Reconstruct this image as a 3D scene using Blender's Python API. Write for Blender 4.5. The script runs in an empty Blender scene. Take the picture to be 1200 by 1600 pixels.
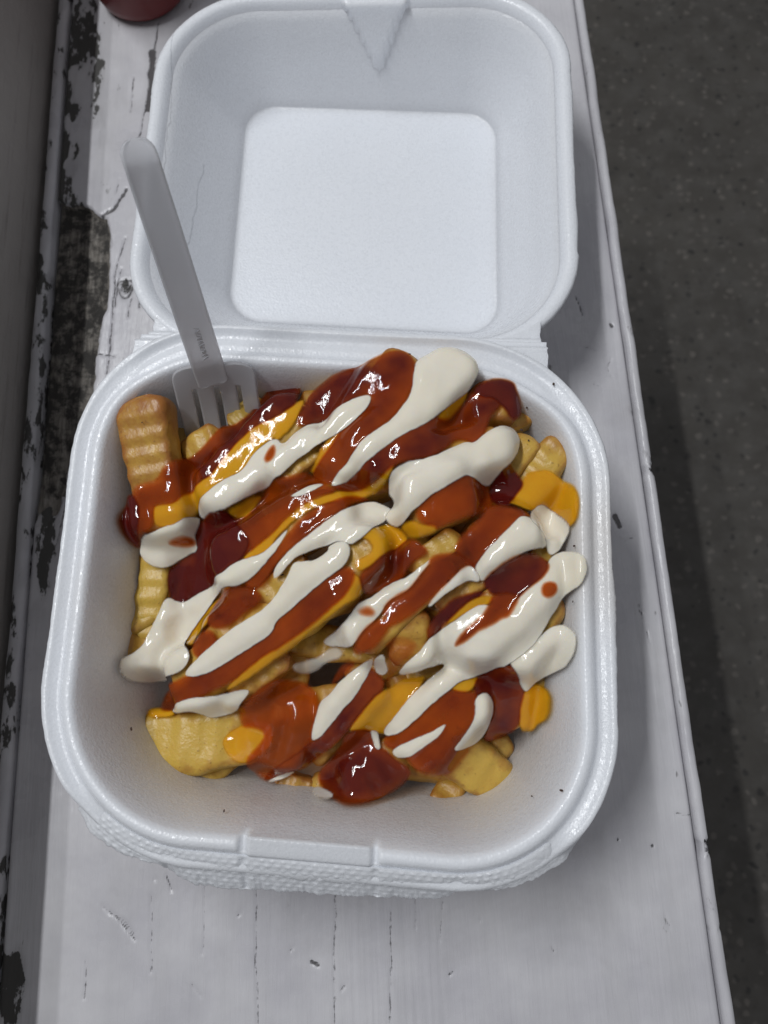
import bpy, bmesh, math, random
import numpy as np
from mathutils import Vector, Matrix, noise as mnoise

random.seed(7); rng = np.random.default_rng(7)
scene = bpy.context.scene
COL = scene.collection
MM = 0.001

# ------------------------------------------------------------------ camera
F_PX = 1157.85                       # focal length in pixels of the 1200 x 1600 photograph
CAM_LOC = np.array([0.03067, -0.03963, 0.31433])
CAM_ROT = (0.255096, 0.044701, 0.030277)
cam_data = bpy.data.cameras.new('camera')
cam = bpy.data.objects.new('camera', cam_data); COL.objects.link(cam)
cam.location = CAM_LOC; cam.rotation_euler = CAM_ROT
cam_data.sensor_fit = 'VERTICAL'; cam_data.sensor_height = 36.0; cam_data.sensor_width = 27.0
cam_data.lens = F_PX / 1600.0 * 36.0
cam_data.clip_start = 0.01; cam_data.clip_end = 50
cam_data.dof.use_dof = True; cam_data.dof.focus_distance = 0.262; cam_data.dof.aperture_fstop = 13
scene.camera = cam
CAM_M = np.array(cam.rotation_euler.to_matrix())

# ------------------------------------------------------------------ world, lamps, exposure
world = bpy.data.worlds.new('World'); scene.world = world; world.use_nodes = True
bg = world.node_tree.nodes['Background']
bg.inputs[0].default_value = (0.93, 0.95, 1.0, 1); bg.inputs[1].default_value = 0.23
BENCH_ROT = 0.0789                    # the bench runs slightly askew to the box

def tube_lamp(name, loc, power, length, width):
    d = bpy.data.lights.new(name, 'AREA'); d.shape = 'RECTANGLE'
    d.size = width; d.size_y = length; d.energy = power; d.color = (0.96, 0.98, 1.0)
    o = bpy.data.objects.new(name, d); COL.objects.link(o)
    o.location = loc
    aim = Vector((0, 0.1, 0)) - Vector((loc[0], 0.1, loc[2]))
    o.rotation_euler = aim.to_track_quat('-Z', 'Y').to_euler()
    # keep the tube's long side along the bench
    z = -aim.normalized(); y = Vector((-math.sin(BENCH_ROT), math.cos(BENCH_ROT), 0))
    x = y.cross(z).normalized(); y = z.cross(x)
    o.rotation_euler = Matrix((x, y, z)).transposed().to_euler()
    return o
tube_lamp('tube_lamp', (-0.60, 0.42, 1.62), 14.2, 1.0, 0.022)
tube_lamp('tube_lamp', (-0.72, 0.42, 1.62), 4.2, 1.0, 0.022)

scene.view_settings.view_transform = 'Standard'; scene.view_settings.look = 'None'
scene.view_settings.gamma = 1.0; scene.view_settings.use_curve_mapping = False
scene.view_settings.exposure = 0.0
scene.render.engine = 'CYCLES'
scene.cycles.use_denoising = True
scene.cycles.max_bounces = 10; scene.cycles.transparent_max_bounces = 24

# ------------------------------------------------------------------ helpers
def unproject(px, py, z):
    """photo pixel -> world point on the plane z"""
    d = CAM_M @ np.array([(px - 600) / F_PX, -(py - 800) / F_PX, -1.0])
    t = (z - CAM_LOC[2]) / d[2]
    return CAM_LOC + d * t

def mesh_obj(name, verts, faces, mat=None, parent=None, smooth=True, attrs=None):
    me = bpy.data.meshes.new(name)
    me.from_pydata([tuple(v) for v in verts], [], faces)
    me.update()
    if smooth: me.polygons.foreach_set('use_smooth', [True] * len(me.polygons))
    if attrs:
        for k, a in attrs.items():
            at = me.attributes.new(k, 'FLOAT', 'POINT'); at.data.foreach_set('value', np.asarray(a, dtype=np.float32).ravel())
    if mat: me.materials.append(mat)
    o = bpy.data.objects.new(name, me); COL.objects.link(o)
    if parent: o.parent = parent
    return o

def grid_obj(name, P, mat=None, parent=None, attrs=None):
    """P: (n, m, 3) array of points -> one mesh"""
    n, m = P.shape[:2]
    idx = np.arange(n * m).reshape(n, m)
    f = np.stack([idx[:-1, :-1], idx[1:, :-1], idx[1:, 1:], idx[:-1, 1:]], -1).reshape(-1, 4)
    me = bpy.data.meshes.new(name)
    me.vertices.add(n * m); me.vertices.foreach_set('co', P.reshape(-1).astype(np.float32))
    me.loops.add(f.size); me.loops.foreach_set('vertex_index', f.ravel().astype(np.int32))
    me.polygons.add(len(f)); me.polygons.foreach_set('loop_start', np.arange(0, f.size, 4, dtype=np.int32))
    me.update(calc_edges=True)
    me.polygons.foreach_set('use_smooth', [True] * len(f))
    if attrs:
        for k, a in attrs.items():
            at = me.attributes.new(k, 'FLOAT', 'POINT'); at.data.foreach_set('value', np.asarray(a, dtype=np.float32).ravel())
    if mat: me.materials.append(mat)
    o = bpy.data.objects.new(name, me); COL.objects.link(o)
    if parent: o.parent = parent
    return o

def empty(name, loc=(0, 0, 0), rz=0.0):
    o = bpy.data.objects.new(name, None); COL.objects.link(o)
    o.location = loc; o.rotation_euler = (0, 0, rz); o.empty_display_size = 0.02
    return o

def tag(o, label=None, cat=None, group=None, kind=None):
    if label: o['label'] = label
    if cat: o['category'] = cat
    if group: o['group'] = group
    if kind: o['kind'] = kind
    return o

def smooth01(x): x = np.clip(x, 0, 1); return x * x * (3 - 2 * x)

def _hash(ix, iy, seed):
    n = (ix.astype(np.int64) * 374761393 + iy.astype(np.int64) * 668265263 + seed * 974634777) & 0x7fffffff
    n = ((n ^ (n >> 13)) * 1274126177) & 0x7fffffff
    return ((n ^ (n >> 16)) & 0xffff) / 65535.0
def vnoise(x, y, seed=0):
    x = np.asarray(x, float); y = np.asarray(y, float)
    ix = np.floor(x); iy = np.floor(y); fx = x - ix; fy = y - iy
    fx = fx * fx * (3 - 2 * fx); fy = fy * fy * (3 - 2 * fy)
    a = _hash(ix, iy, seed); b = _hash(ix + 1, iy, seed); c = _hash(ix, iy + 1, seed); d = _hash(ix + 1, iy + 1, seed)
    return (a * (1 - fx) + b * fx) * (1 - fy) + (c * (1 - fx) + d * fx) * fy
def fbm(x, y, seed=0, octv=4):
    s = 0; a = 0.5
    for i in range(octv):
        s = s + a * vnoise(x * 2 ** i, y * 2 ** i, seed + i * 13); a *= 0.5
    return s / 0.94

# ------------------------------------------------------------------ material helpers
class NT:
    def __init__(self, name):
        self.m = bpy.data.materials.new(name); self.m.use_nodes = True
        self.t = self.m.node_tree; self.n = self.t.nodes; self.l = self.t.links
        self.p = self.n['Principled BSDF']; self.out = self.n['Material Output']
    def new(self, typ, **kw):
        n = self.n.new(typ)
        for k, v in kw.items(): setattr(n, k, v)
        return n
    def link(self, a, b): self.l.new(a, b)
    def val(self, sock, v):
        if hasattr(v, 'is_output'): self.link(v, sock)
        else: sock.default_value = v
    def coords(self, kind='Object', scale=(1, 1, 1), loc=(0, 0, 0)):
        tc = self.new('ShaderNodeTexCoord'); mp = self.new('ShaderNodeMapping')
        mp.inputs['Scale'].default_value = scale; mp.inputs['Location'].default_value = loc
        self.link(tc.outputs[kind], mp.inputs['Vector']); return mp.outputs[0]
    def noise(self, vec, scale, detail=3, rough=0.5, dist=0.0):
        n = self.new('ShaderNodeTexNoise'); self.link(vec, n.inputs['Vector'])
        n.inputs['Scale'].default_value = scale; n.inputs['Detail'].default_value = detail
        n.inputs['Roughness'].default_value = rough; n.inputs['Distortion'].default_value = dist
        return n.outputs['Fac']
    def voro(self, vec, scale, feature='F1', out='Distance'):
        n = self.new('ShaderNodeTexVoronoi'); n.feature = feature; self.link(vec, n.inputs['Vector'])
        n.inputs['Scale'].default_value = scale; return n.outputs[out]
    def ramp(self, fac, stops, interp='LINEAR'):
        r = self.new('ShaderNodeValToRGB'); cr = r.color_ramp; cr.interpolation = interp
        while len(cr.elements) > 1: cr.elements.remove(cr.elements[0])
        cr.elements[0].position = stops[0][0]; c = stops[0][1]
        cr.elements[0].color = (*c, 1) if isinstance(c, tuple) else (c, c, c, 1)
        for pos, c in stops[1:]:
            e = cr.elements.new(pos); e.color = (*c, 1) if isinstance(c, tuple) else (c, c, c, 1)
        self.link(fac, r.inputs[0]); return r.outputs[0]
    def mix(self, fac, a, b, mode='MIX'):
        n = self.new('ShaderNodeMix'); n.data_type = 'RGBA'; n.blend_type = mode
        self.val(n.inputs[0], fac)
        for s, v in ((n.inputs[6], a), (n.inputs[7], b)):
            if isinstance(v, tuple): s.default_value = (*v, 1) if len(v) == 3 else v
            else: self.link(v, s)
        return n.outputs[2]
    def math(self, op, a, b=None, c=None, clamp=False):
        n = self.new('ShaderNodeMath'); n.operation = op; n.use_clamp = clamp
        self.val(n.inputs[0], a)
        if b is not None: self.val(n.inputs[1], b)
        if c is not None: self.val(n.inputs[2], c)
        return n.outputs[0]
    def attr(self, name):
        n = self.new('ShaderNodeAttribute'); n.attribute_name = name; return n.outputs['Fac']
    def bump(self, h, strength, dist, prev=None):
        b = self.new('ShaderNodeBump'); b.inputs['Strength'].default_value = strength
        b.inputs['Distance'].default_value = dist; self.link(h, b.inputs['Height'])
        if prev is not None: self.link(prev, b.inputs['Normal'])
        return b.outputs[0]
    def set(self, **kw):
        names = dict(color='Base Color', rough='Roughness', spec='Specular IOR Level', sss='Subsurface Weight',
                     sssr='Subsurface Radius', ssss='Subsurface Scale', trans='Transmission Weight', ior='IOR',
                     coat='Coat Weight', coatr='Coat Roughness', normal='Normal', metal='Metallic')
        for k, v in kw.items():
            s = self.p.inputs[names[k]]
            if isinstance(v, tuple) and k == 'color': v = (*v, 1)
            self.val(s, v)
        return self.m

# ------------------------------------------------------------------ materials
def foam_material(name, crease=False):
    t = NT(name)
    v = t.coords('Object')
    cell = t.voro(v, 1100, 'F1', 'Distance'); cell2 = t.voro(v, 520, 'F1', 'Distance')
    col = t.voro(v, 900, 'F1', 'Color')
    n = t.noise(v, 35, 3)
    oil_shade = t.attr('oil_shade')
    base = t.mix(n, (0.78, 0.805, 0.85), (0.82, 0.84, 0.88))
    base = t.mix(t.math('MULTIPLY', oil_shade, t.math('ADD', 0.35, n)), base, (0.52, 0.46, 0.39))  # brown-grey tint: oil stains plus shade painted into the tray colour
    if crease:
        sep = t.new('ShaderNodeSeparateXYZ'); t.link(v, sep.inputs[0])
        wob = t.noise(t.coords('Object', (1, 1, 1)), 60, 3)
        line = None
        for x0, sl, y0, y1 in ((-0.0845, -0.02, 0.165, 0.29), (-0.0715, 0.05, 0.155, 0.20)):
            xc = t.math('ADD', t.math('MULTIPLY', t.math('SUBTRACT', sep.outputs[1], 0.23), sl), x0)
            xc = t.math('ADD', xc, t.math('MULTIPLY', t.math('SUBTRACT', wob, 0.5), 0.004))
            d = t.math('ABSOLUTE', t.math('SUBTRACT', sep.outputs[0], xc))
            l = t.math('LESS_THAN', d, 0.00022)
            l = t.math('MULTIPLY', l, t.math('GREATER_THAN', sep.outputs[1], y0))
            l = t.math('MULTIPLY', l, t.math('LESS_THAN', sep.outputs[1], y1))
            line = l if line is None else t.math('MAXIMUM', line, l)
        base = t.mix(t.math('MULTIPLY', line, 0.35), base, (0.25, 0.26, 0.28))
    h = t.math('ADD', cell, t.math('MULTIPLY', cell2, 0.6))
    nb = t.bump(h, 0.24, 0.00035)
    nb = t.bump(t.noise(v, 90, 2), 0.15, 0.0006, nb)
    rr = t.new('ShaderNodeSeparateColor'); t.link(col, rr.inputs[0])
    rough = t.math('ADD', 0.22, t.math('MULTIPLY', rr.outputs[0], 0.25))
    return t.set(color=base, rough=rough, spec=0.5, sss=0.35, sssr=(1.0, 1.0, 1.0), ssss=0.006, normal=nb)
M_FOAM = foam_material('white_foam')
M_LID = foam_material('white_foam_lid', True)

def sauce_material(name, thin, thick, tint, rough, sss, ssr, edge=(0.0, 0.35), spec=0.5):
    """glossy sauce: colour goes from thin to thick film, the thin rim lets through what lies beneath"""
    t = NT(name)
    v = t.coords('Object')
    body = t.attr('body')
    n1 = t.noise(v, 160, 3, 0.55); n2 = t.noise(v, 60, 2)
    k = t.math('ADD', body, t.math('MULTIPLY', t.math('SUBTRACT', n2, 0.5), 0.55), clamp=True)
    col = t.ramp(k, [(0.0, thin), (0.55, tuple(0.5 * (a + b) for a, b in zip(thin, thick))), (1.0, thick)])
    nb = t.bump(t.math('ADD', n1, n2), 0.20, 0.0012)
    t.set(color=col, rough=rough, spec=spec, sss=sss, sssr=ssr, ssss=0.0022, normal=nb, ior=1.45)
    tr = t.new('ShaderNodeBsdfTransparent'); tr.inputs[0].default_value = (*tint, 1)
    mx = t.new('ShaderNodeMixShader')
    film = t.attr('film')
    t.link(t.mix(t.ramp(film, [(0.15, 0.0), (0.65, 1.0)]), (1.0, 1.0, 1.0), tint), tr.inputs[0])
    f = t.new('ShaderNodeMapRange'); f.inputs[1].default_value = edge[0]; f.inputs[2].default_value = edge[1]
    f.interpolation_type = 'SMOOTHSTEP'
    t.link(t.math('ADD', film, t.math('MULTIPLY', t.math('SUBTRACT', n1, 0.5), 0.12)), f.inputs[0])
    t.link(f.outputs[0], mx.inputs[0]); t.link(tr.outputs[0], mx.inputs[1]); t.link(t.p.outputs[0], mx.inputs[2])
    t.link(mx.outputs[0], t.out.inputs['Surface'])
    return t.m
M_KETCHUP = sauce_material('ketchup', (0.44, 0.074, 0.004), (0.095, 0.007, 0.005), (0.96, 0.38, 0.06), 0.06, 0.10, (1.0, 0.22, 0.06), (0.03, 0.97), 0.5)
M_MAYO = sauce_material('mayonnaise', (0.84, 0.775, 0.63), (0.86, 0.805, 0.69), (1, 0.94, 0.82), 0.12, 0.4, (1.0, 0.8, 0.5), (0.03, 0.97), 0.45)
M_CHEESE = sauce_material('cheese_sauce', (0.66, 0.27, 0.008), (0.74, 0.37, 0.012), (1.0, 0.8, 0.3), 0.09, 0.3, (1.0, 0.5, 0.1), (0.03, 0.97), 0.5)

def fry_material():
    t = NT('fried_potato')
    v = t.coords('Object'); oi = t.new('ShaderNodeObjectInfo')
    tone = t.attr('tone'); brown = t.attr('brown')
    n = t.noise(v, 180, 4, 0.6); n2 = t.noise(v, 700, 2); n3 = t.noise(v, 70, 2)
    base = t.mix(t.math('ADD', t.math('MULTIPLY', tone, 0.9), t.math('MULTIPLY', t.math('SUBTRACT', n3, 0.5), 0.8), clamp=True), (0.64, 0.42, 0.075), (0.50, 0.235, 0.04))
    k = t.math('ADD', brown, t.math('MULTIPLY', t.math('SUBTRACT', n, 0.5), 1.3), clamp=True)
    col = t.mix(t.math('MULTIPLY', t.ramp(k, [(0.2, 0.0), (0.85, 1.0)]), 0.9), base, (0.33, 0.115, 0.022))
    spot = t.ramp(n2, [(0.66, 0.0), (0.74, 1.0)])
    col = t.mix(t.math('MULTIPLY', spot, 0.4), col, (0.16, 0.06, 0.02))
    nb = t.bump(t.math('ADD', n, t.math('MULTIPLY', n2, 0.25)), 0.34, 0.0013)
    rough = t.math('ADD', 0.26, t.math('MULTIPLY', n, 0.25))
    return t.set(color=col, rough=rough, sss=0.15, sssr=(1.0, 0.55, 0.15), ssss=0.003, normal=nb, spec=0.5)
M_FRY = fry_material()

def fork_material():
    t = NT('white_plastic')
    v = t.coords('Object')
    n = t.noise(v, 60, 2)
    nb = t.bump(t.noise(v, 250, 2), 0.06, 0.0006)
    return t.set(color=t.mix(n, (0.66, 0.66, 0.69), (0.71, 0.71, 0.73)), rough=0.27, trans=0.45, ior=1.12, sss=0.25, sssr=(1, 1, 1), ssss=0.003, normal=nb, spec=0.5)
M_FORK = fork_material()

def paint_material(name, board=True):
    t = NT(name)
    v = t.coords('Object')
    along = t.coords('Object', (1.0, 0.07, 1.0))
    streak = t.noise(along, 420, 4, 0.6); streak2 = t.noise(along, 90, 3)
    blot = t.noise(v, 22, 4, 0.6); fine = t.noise(v, 500, 4, 0.65)
    grain = t.noise(t.coords('Object', (1.0, 0.12, 1.0)), 650, 5, 0.7, 0.6)
    rot = t.attr('rot'); crack = t.attr('crack'); grime = t.attr('grime')
    col = t.mix(t.ramp(blot, [(0.3, 0.0), (0.7, 1.0)]), (0.51, 0.50, 0.535), (0.68, 0.67, 0.69))
    col = t.mix(t.ramp(streak2, [(0.35, 0.0), (0.75, 0.35)]), col, (0.50, 0.495, 0.505))
    col = t.mix(t.ramp(t.noise(v, 9, 5, 0.7, 0.8), [(0.48, 0.0), (0.75, 0.38)]), col, (0.36, 0.345, 0.34))
    # dirt rubbed into the paint
    fleck = t.noise(t.coords('Object', (1.0, 0.42, 1.0)), 190, 5, 0.62)
    fk = t.ramp(t.math('ADD', fleck, t.math('MULTIPLY', grime, 0.26)), [(0.66, 0.0), (0.72, 1.0)])
    g = t.math('ADD', t.math('MULTIPLY', fk, t.math('MINIMUM', t.math('MULTIPLY', grime, 3.0), 1.0)), t.math('MULTIPLY', grime, t.math('MULTIPLY', blot, 0.5)), clamp=True)
    col = t.mix(g, col, (0.075, 0.072, 0.068))
    # sparse specks and hairline chips everywhere
    sp = t.ramp(t.noise(t.coords('Object', (1.0, 0.35, 1.0)), 170, 3, 0.6), [(0.71, 0.0), (0.75, 1.0)])
    col = t.mix(t.math('MULTIPLY', sp, 0.75), col, (0.14, 0.135, 0.13))
    # bare grey wood
    wood = t.ramp(grain, [(0.25, (0.05, 0.045, 0.04)), (0.5, (0.19, 0.172, 0.15)), (0.75, (0.34, 0.32, 0.29))])
    rk = t.math('ADD', rot, t.math('MULTIPLY', t.math('SUBTRACT', t.noise(v, 190, 4, 0.65), 0.5), 0.9))
    rk = t.ramp(rk, [(0.44, 0.0), (0.52, 1.0)])
    col = t.mix(rk, col, wood)
    dk = t.ramp(t.math('MULTIPLY', rot, t.noise(v, 120, 5, 0.7)), [(0.40, 0.0), (0.55, 0.92)])
    col = t.mix(dk, col, (0.022, 0.02, 0.018))
    ck = t.math('ADD', crack, t.math('MULTIPLY', t.math('SUBTRACT', fine, 0.5), 0.7))
    ck = t.ramp(ck, [(0.40, 0.0), (0.66, 1.0)])
    col = t.mix(t.math('MULTIPLY', ck, 0.88), col, (0.045, 0.04, 0.04))
    h = t.math('ADD', t.math('MULTIPLY', streak, 0.5), t.math('MULTIPLY', blot, 1.2))
    nb = t.bump(h, 0.42, 0.0018)
    nb = t.bump(t.math('SUBTRACT', t.math('MULTIPLY', rk, t.math('SUBTRACT', grain, 1.0)), ck), 0.7, 0.0008, nb)
    rough = t.math('ADD', 0.22, t.math('MULTIPLY', t.math('MAXIMUM', rk, g), 0.5), clamp=True)
    rough = t.math('ADD', rough, t.math('MULTIPLY', blot, 0.12))
    return t.set(color=col, rough=rough, spec=0.45, normal=nb)
M_PAINT = paint_material('white_painted_wood')

def wall_material():
    t = NT('grimy_grey_panel')
    v = t.coords('Object'); st = t.coords('Object', (1, 0.06, 1))
    col = t.mix(t.noise(v, 14, 5, 0.65), (0.40, 0.375, 0.35), (0.27, 0.25, 0.235))
    col = t.mix(t.ramp(t.noise(st, 220, 4, 0.7), [(0.55, 0.0), (0.75, 0.6)]), col, (0.14, 0.125, 0.115))
    nb = t.bump(t.noise(v, 120, 4, 0.7), 0.4, 0.002)
    return t.set(color=col, rough=0.65, normal=nb)
M_WALL = wall_material()

def ground_material():
    t = NT('worn_terrazzo')
    v = t.coords('Object')
    big = t.noise(v, 9, 6, 0.68); mid = t.noise(v, 45, 4, 0.6)
    warp = t.new('ShaderNodeVectorMath'); warp.operation = 'ADD'
    nz = t.new('ShaderNodeTexNoise'); t.link(v, nz.inputs['Vector']); nz.inputs['Scale'].default_value = 60
    sc = t.new('ShaderNodeVectorMath'); sc.operation = 'SCALE'; t.link(nz.outputs['Color'], sc.inputs[0]); sc.inputs['Scale'].default_value = 0.012
    t.link(v, warp.inputs[0]); t.link(sc.outputs[0], warp.inputs[1])
    peb = t.voro(warp.outputs[0], 125, 'F1', 'Distance'); pc = t.voro(warp.outputs[0], 125, 'F1', 'Color')
    s = t.new('ShaderNodeSeparateColor'); t.link(pc, s.inputs[0])
    col = t.mix(big, (0.026, 0.023, 0.020), (0.098, 0.089, 0.077))
    col = t.mix(t.ramp(mid, [(0.4, 0.0), (0.7, 0.6)]), col, (0.10, 0.094, 0.086))
    chip = t.math('MULTIPLY', t.math('LESS_THAN', peb, 0.40), t.math('GREATER_THAN', s.outputs[0], 0.50))
    col = t.mix(t.math('MULTIPLY', chip, 0.7), col, t.mix(s.outputs[1], (0.010, 0.010, 0.010), (0.15, 0.135, 0.12)))
    nb = t.bump(mid, 0.25, 0.003)
    return t.set(color=col, rough=0.55, normal=nb)
M_GROUND = ground_material()

def plastic(name, c, rough):
    t = NT(name); v = t.coords('Object')
    return t.set(color=t.mix(t.noise(v, 40, 3), c, tuple(x * 0.85 for x in c)), rough=rough, normal=t.bump(t.noise(v, 150, 3), 0.08, 0.001))
M_RED = plastic('red_plastic', (0.16, 0.014, 0.014), 0.35)
M_REDCAP = plastic('dark_red_plastic', (0.22, 0.015, 0.015), 0.4)

# ------------------------------------------------------------------ ground
g = mesh_obj('ground', [(-3, -3, -0.45), (3, -3, -0.45), (3, 3, -0.45), (-3, 3, -0.45)], [(0, 1, 2, 3)], M_GROUND, smooth=False)
tag(g, kind='structure')

# ------------------------------------------------------------------ bench (local axes: u across, v along)
bench = empty('bench', (0, 0, 0), BENCH_ROT)
tag(bench, 'white painted wooden bench with chipped, dirty left edge under the foam box', 'bench')
cB, sB = math.cos(BENCH_ROT), math.sin(BENCH_ROT)
def px_uv(px, py):
    q = unproject(px, py, 0.0); return np.array([cB * q[0] + sB * q[1], -sB * q[0] + cB * q[1]])
def seg_dist(U, V, pts):
    best = np.full(U.shape, 9.0)
    for a, b in zip(pts[:-1], pts[1:]):
        d = b - a; L = max(float(d @ d), 1e-12)
        t = np.clip(((U - a[0]) * d[0] + (V - a[1]) * d[1]) / L, 0, 1)
        best = np.minimum(best, np.hypot(U - a[0] - t * d[0], V - a[1] - t * d[1]))
    return best

us = np.arange(-0.1395, 0.1312, 0.0006); vs = np.arange(-0.19, 0.40, 0.0008)
U, V = np.meshgrid(us, vs, indexing='ij')
Z = np.zeros_like(U)
# brushed, uneven paint
Z += 0.0006 * (fbm(U * 80, V * 7, 3) - 0.5) + 0.0008 * (fbm(U * 18, V * 12, 5) - 0.5)
# thick brush marks in the wet paint in front of the flap
bm_mask = smooth01(1 - np.abs(U - 0.012) / 0.035) * smooth01((-0.085 - V) / 0.02)
Z += 0.00045 * bm_mask * (vnoise(U * 900, V * 25, 8) - 0.5)
# rotten trough along the left edge
bound = np.interp(V, [0.02, 0.05, 0.09, 0.111, 0.150, 0.185, 0.205, 0.225], [-0.140, -0.1285, -0.1225, -0.1165, -0.1125, -0.1120, -0.1135, -0.140])
nb_ = fbm(U * 160, V * 70, 11) - 0.5
top = 0.2035 + 0.010 * np.clip((-0.118 - U) / 0.02, 0, 1) + 0.002 * np.sin((U + 0.13) * 300)
rot = smooth01((bound + 0.006 * nb_ - U) / 0.003 + 0.5) * smooth01((top + 0.004 * nb_ - V) / 0.0022 + 0.5) * smooth01((V - 0.03) / 0.05 + 0.8 * nb_)
Z -= rot * (0.0022 + 0.0028 * fbm(U * 140, V * 30, 17))
# flaked patch: intact islands of paint inside the rot
isl = smooth01((fbm(U * 90, V * 40, 23) - 0.60) / 0.05); rot = rot * (1 - 0.7 * isl * (V < 0.11))
# grime on the shaded edge, above and below the rot
grime = smooth01((-0.116 - U) / 0.012) * smooth01((V - 0.205) / 0.01) * smooth01((fbm(U * 110, V * 45, 31) - 0.36) / 0.25)
grime += 0.9 * smooth01((-0.122 - U) / 0.01) * smooth01((0.11 - V) / 0.04) * smooth01((V + 0.02) / 0.05) * smooth01((fbm(U * 150, V * 60, 37) - 0.42) / 0.2)
grime += 0.5 * smooth01((-0.095 - U) / 0.03) * smooth01((V - 0.10) / 0.05) * smooth01((fbm(U * 130, V * 40, 39) - 0.52) / 0.16)
bl = px_uv(14, 1545); grime += 1.6 * smooth01(1.5 - np.hypot((U - bl[0]) / 0.0055, (V - bl[1]) / 0.012) + 0.9 * (fbm(U * 250, V * 120, 43) - 0.5))
grime = np.clip(grime, 0, 1)
crack = np.zeros_like(U)
CR = [([(160, 338), (178, 327), (197, 296)], 5), ([(247, 35), (240, 85), (238, 120)], 3), ([(238, 80), (236, 125), (231, 170)], 11),
      ([(226, 172), (220, 205), (214, 225)], 2.5), ([(209, 120), (207, 150), (203, 175)], 2), ([(187, 280), (180, 305)], 2),
      ([(196, 372), (187, 400), (180, 430), (176, 480), (172, 540), (166, 585)], 2.2), ([(190, 420), (182, 445), (180, 478)], 2), ([(207, 465), (202, 480), (200, 495)], 2),
      ([(220, 460), (218, 480)], 2.4), ([(400, 1380), (399, 1450), (401, 1600), (401, 1680)], 1.7), ([(525, 1395), (523, 1500), (521, 1680)], 1.1), ([(320, 1380), (319, 1430), (316, 1490)], 1.1),
      ([(900, 462), (906, 480), (910, 492)], 3), ([(954, 506), (957, 511)], 4), ([(962, 806), (968, 822)], 7), ([(975, 845), (990, 840)], 2), ([(1013, 828), (1016, 838)], 2),
      ([(1058, 1271), (1075, 1274), (1088, 1272), (1103, 1277)], 2.6), ([(261, 1368), (269, 1391)], 1.6), ([(488, 1503), (497, 1508)], 4), ([(533, 1548), (538, 1541)], 3),
      ([(243, 1372), (243, 1374)], 3), ([(372, 1430), (376, 1428)], 2), ([(966, 1310), (965, 1313)], 2.5), ([(750, 1432), (751, 1440)], 2.4), ([(703, 1523), (708, 1520)], 3),
      ([(1018, 1320), (1017, 1323)], 2.5), ([(907, 545), (920, 543), (930, 546)], 1.6), ([(160, 1415), (180, 1432), (200, 1455), (212, 1468)], 1.2), ([(170, 1425), (195, 1440), (210, 1460)], 1.0),
      ([(236, 1400), (238, 1450), (235, 1520)], 0.9), ([(610, 1420), (612, 1500), (609, 1600)], 0.8), ([(690, 1410), (688, 1470)], 1.0), ([(648, 1405), (650, 1450)], 0.9), ([(460, 1480), (455, 1486)], 2.2), ([(860, 1480), (863, 1486)], 2), ([(130, 1500), (134, 1530), (131, 1560)], 1.0), ([(300, 1540), (312, 1556)], 1.6), ([(1040, 1430), (1048, 1452)], 1.2), ([(930, 600), (938, 604)], 1.8), ([(985, 640), (990, 646)], 2), ([(1000, 955), (1003, 962)], 2), ([(1010, 985), (1014, 1000)], 1.3), ([(955, 560), (950, 575), (957, 590)], 1.1),
      ([(150, 553), (178, 556)], 3), ([(185, 572), (196, 568)], 2), ([(125, 650), (130, 640), (126, 670)], 5), ([(93, 745), (99, 752)], 7), ([(113, 735), (100, 800), (88, 850)], 1.6)]
kc = px_uv(196, 450)
ring = np.hypot((U - kc[0]), (V - kc[1]) * 0.8); ang = np.arctan2(V - kc[1], U - kc[0])
crack = np.maximum(crack, np.exp(-((ring - 0.0038 - 0.0006 * np.sin(3 * ang)) / 0.0009) ** 2) * 0.62)
crack = np.maximum(crack, np.exp(-((ring - 0.0016 - 0.0003 * np.sin(2 * ang + 1)) / 0.0007) ** 2) * 0.6)
grime = np.clip(grime + 0.9 * np.exp(-(ring / 0.0042) ** 4), 0, 1)
for pts, w in CR:
    P = [px_uv(*p) for p in pts]; r = w * 0.00027 * 0.75
    lo = np.min(P, 0) - 0.008; hi = np.max(P, 0) + 0.008
    iu = np.where((us > lo[0]) & (us < hi[0]))[0]; iv = np.where((vs > lo[1]) & (vs < hi[1]))[0]
    if not len(iu) or not len(iv): continue
    sl = np.s_[iu[0]:iu[-1] + 1, iv[0]:iv[-1] + 1]
    wob = 0.0016 * (fbm(U[sl] * 200, V[sl] * 150, 57) - 0.5)
    d = seg_dist(U[sl] + wob, V[sl], P)
    crack[sl] = np.maximum(crack[sl], np.exp(-(d / max(r, 0.0006)) ** 2) * min(1.0, 0.44 + 0.09 * w) * (0.62 + 0.6 * fbm(U[sl] * 260, V[sl] * 90, 59)))
Z -= 0.0007 * crack
# rounded long edges
ed = np.minimum(U - us[0], us[-1] - U); Z -= 0.0012 * np.clip(1 - ed / 0.0018, 0, 1) ** 2
P3 = np.stack([U, V, Z], -1)
# skirts so that the board has a thickness
P3 = np.concatenate([P3[:1] * [1, 1, 0] + [0, 0, -0.028], P3, P3[-1:] * [1, 1, 0] + [0, 0, -0.028]], 0)
pad = lambda A: np.concatenate([A[:1], A, A[-1:]], 0)
grid_obj('seat_board', P3, M_PAINT, bench, dict(rot=pad(rot), crack=pad(crack), grime=pad(grime)))

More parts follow.
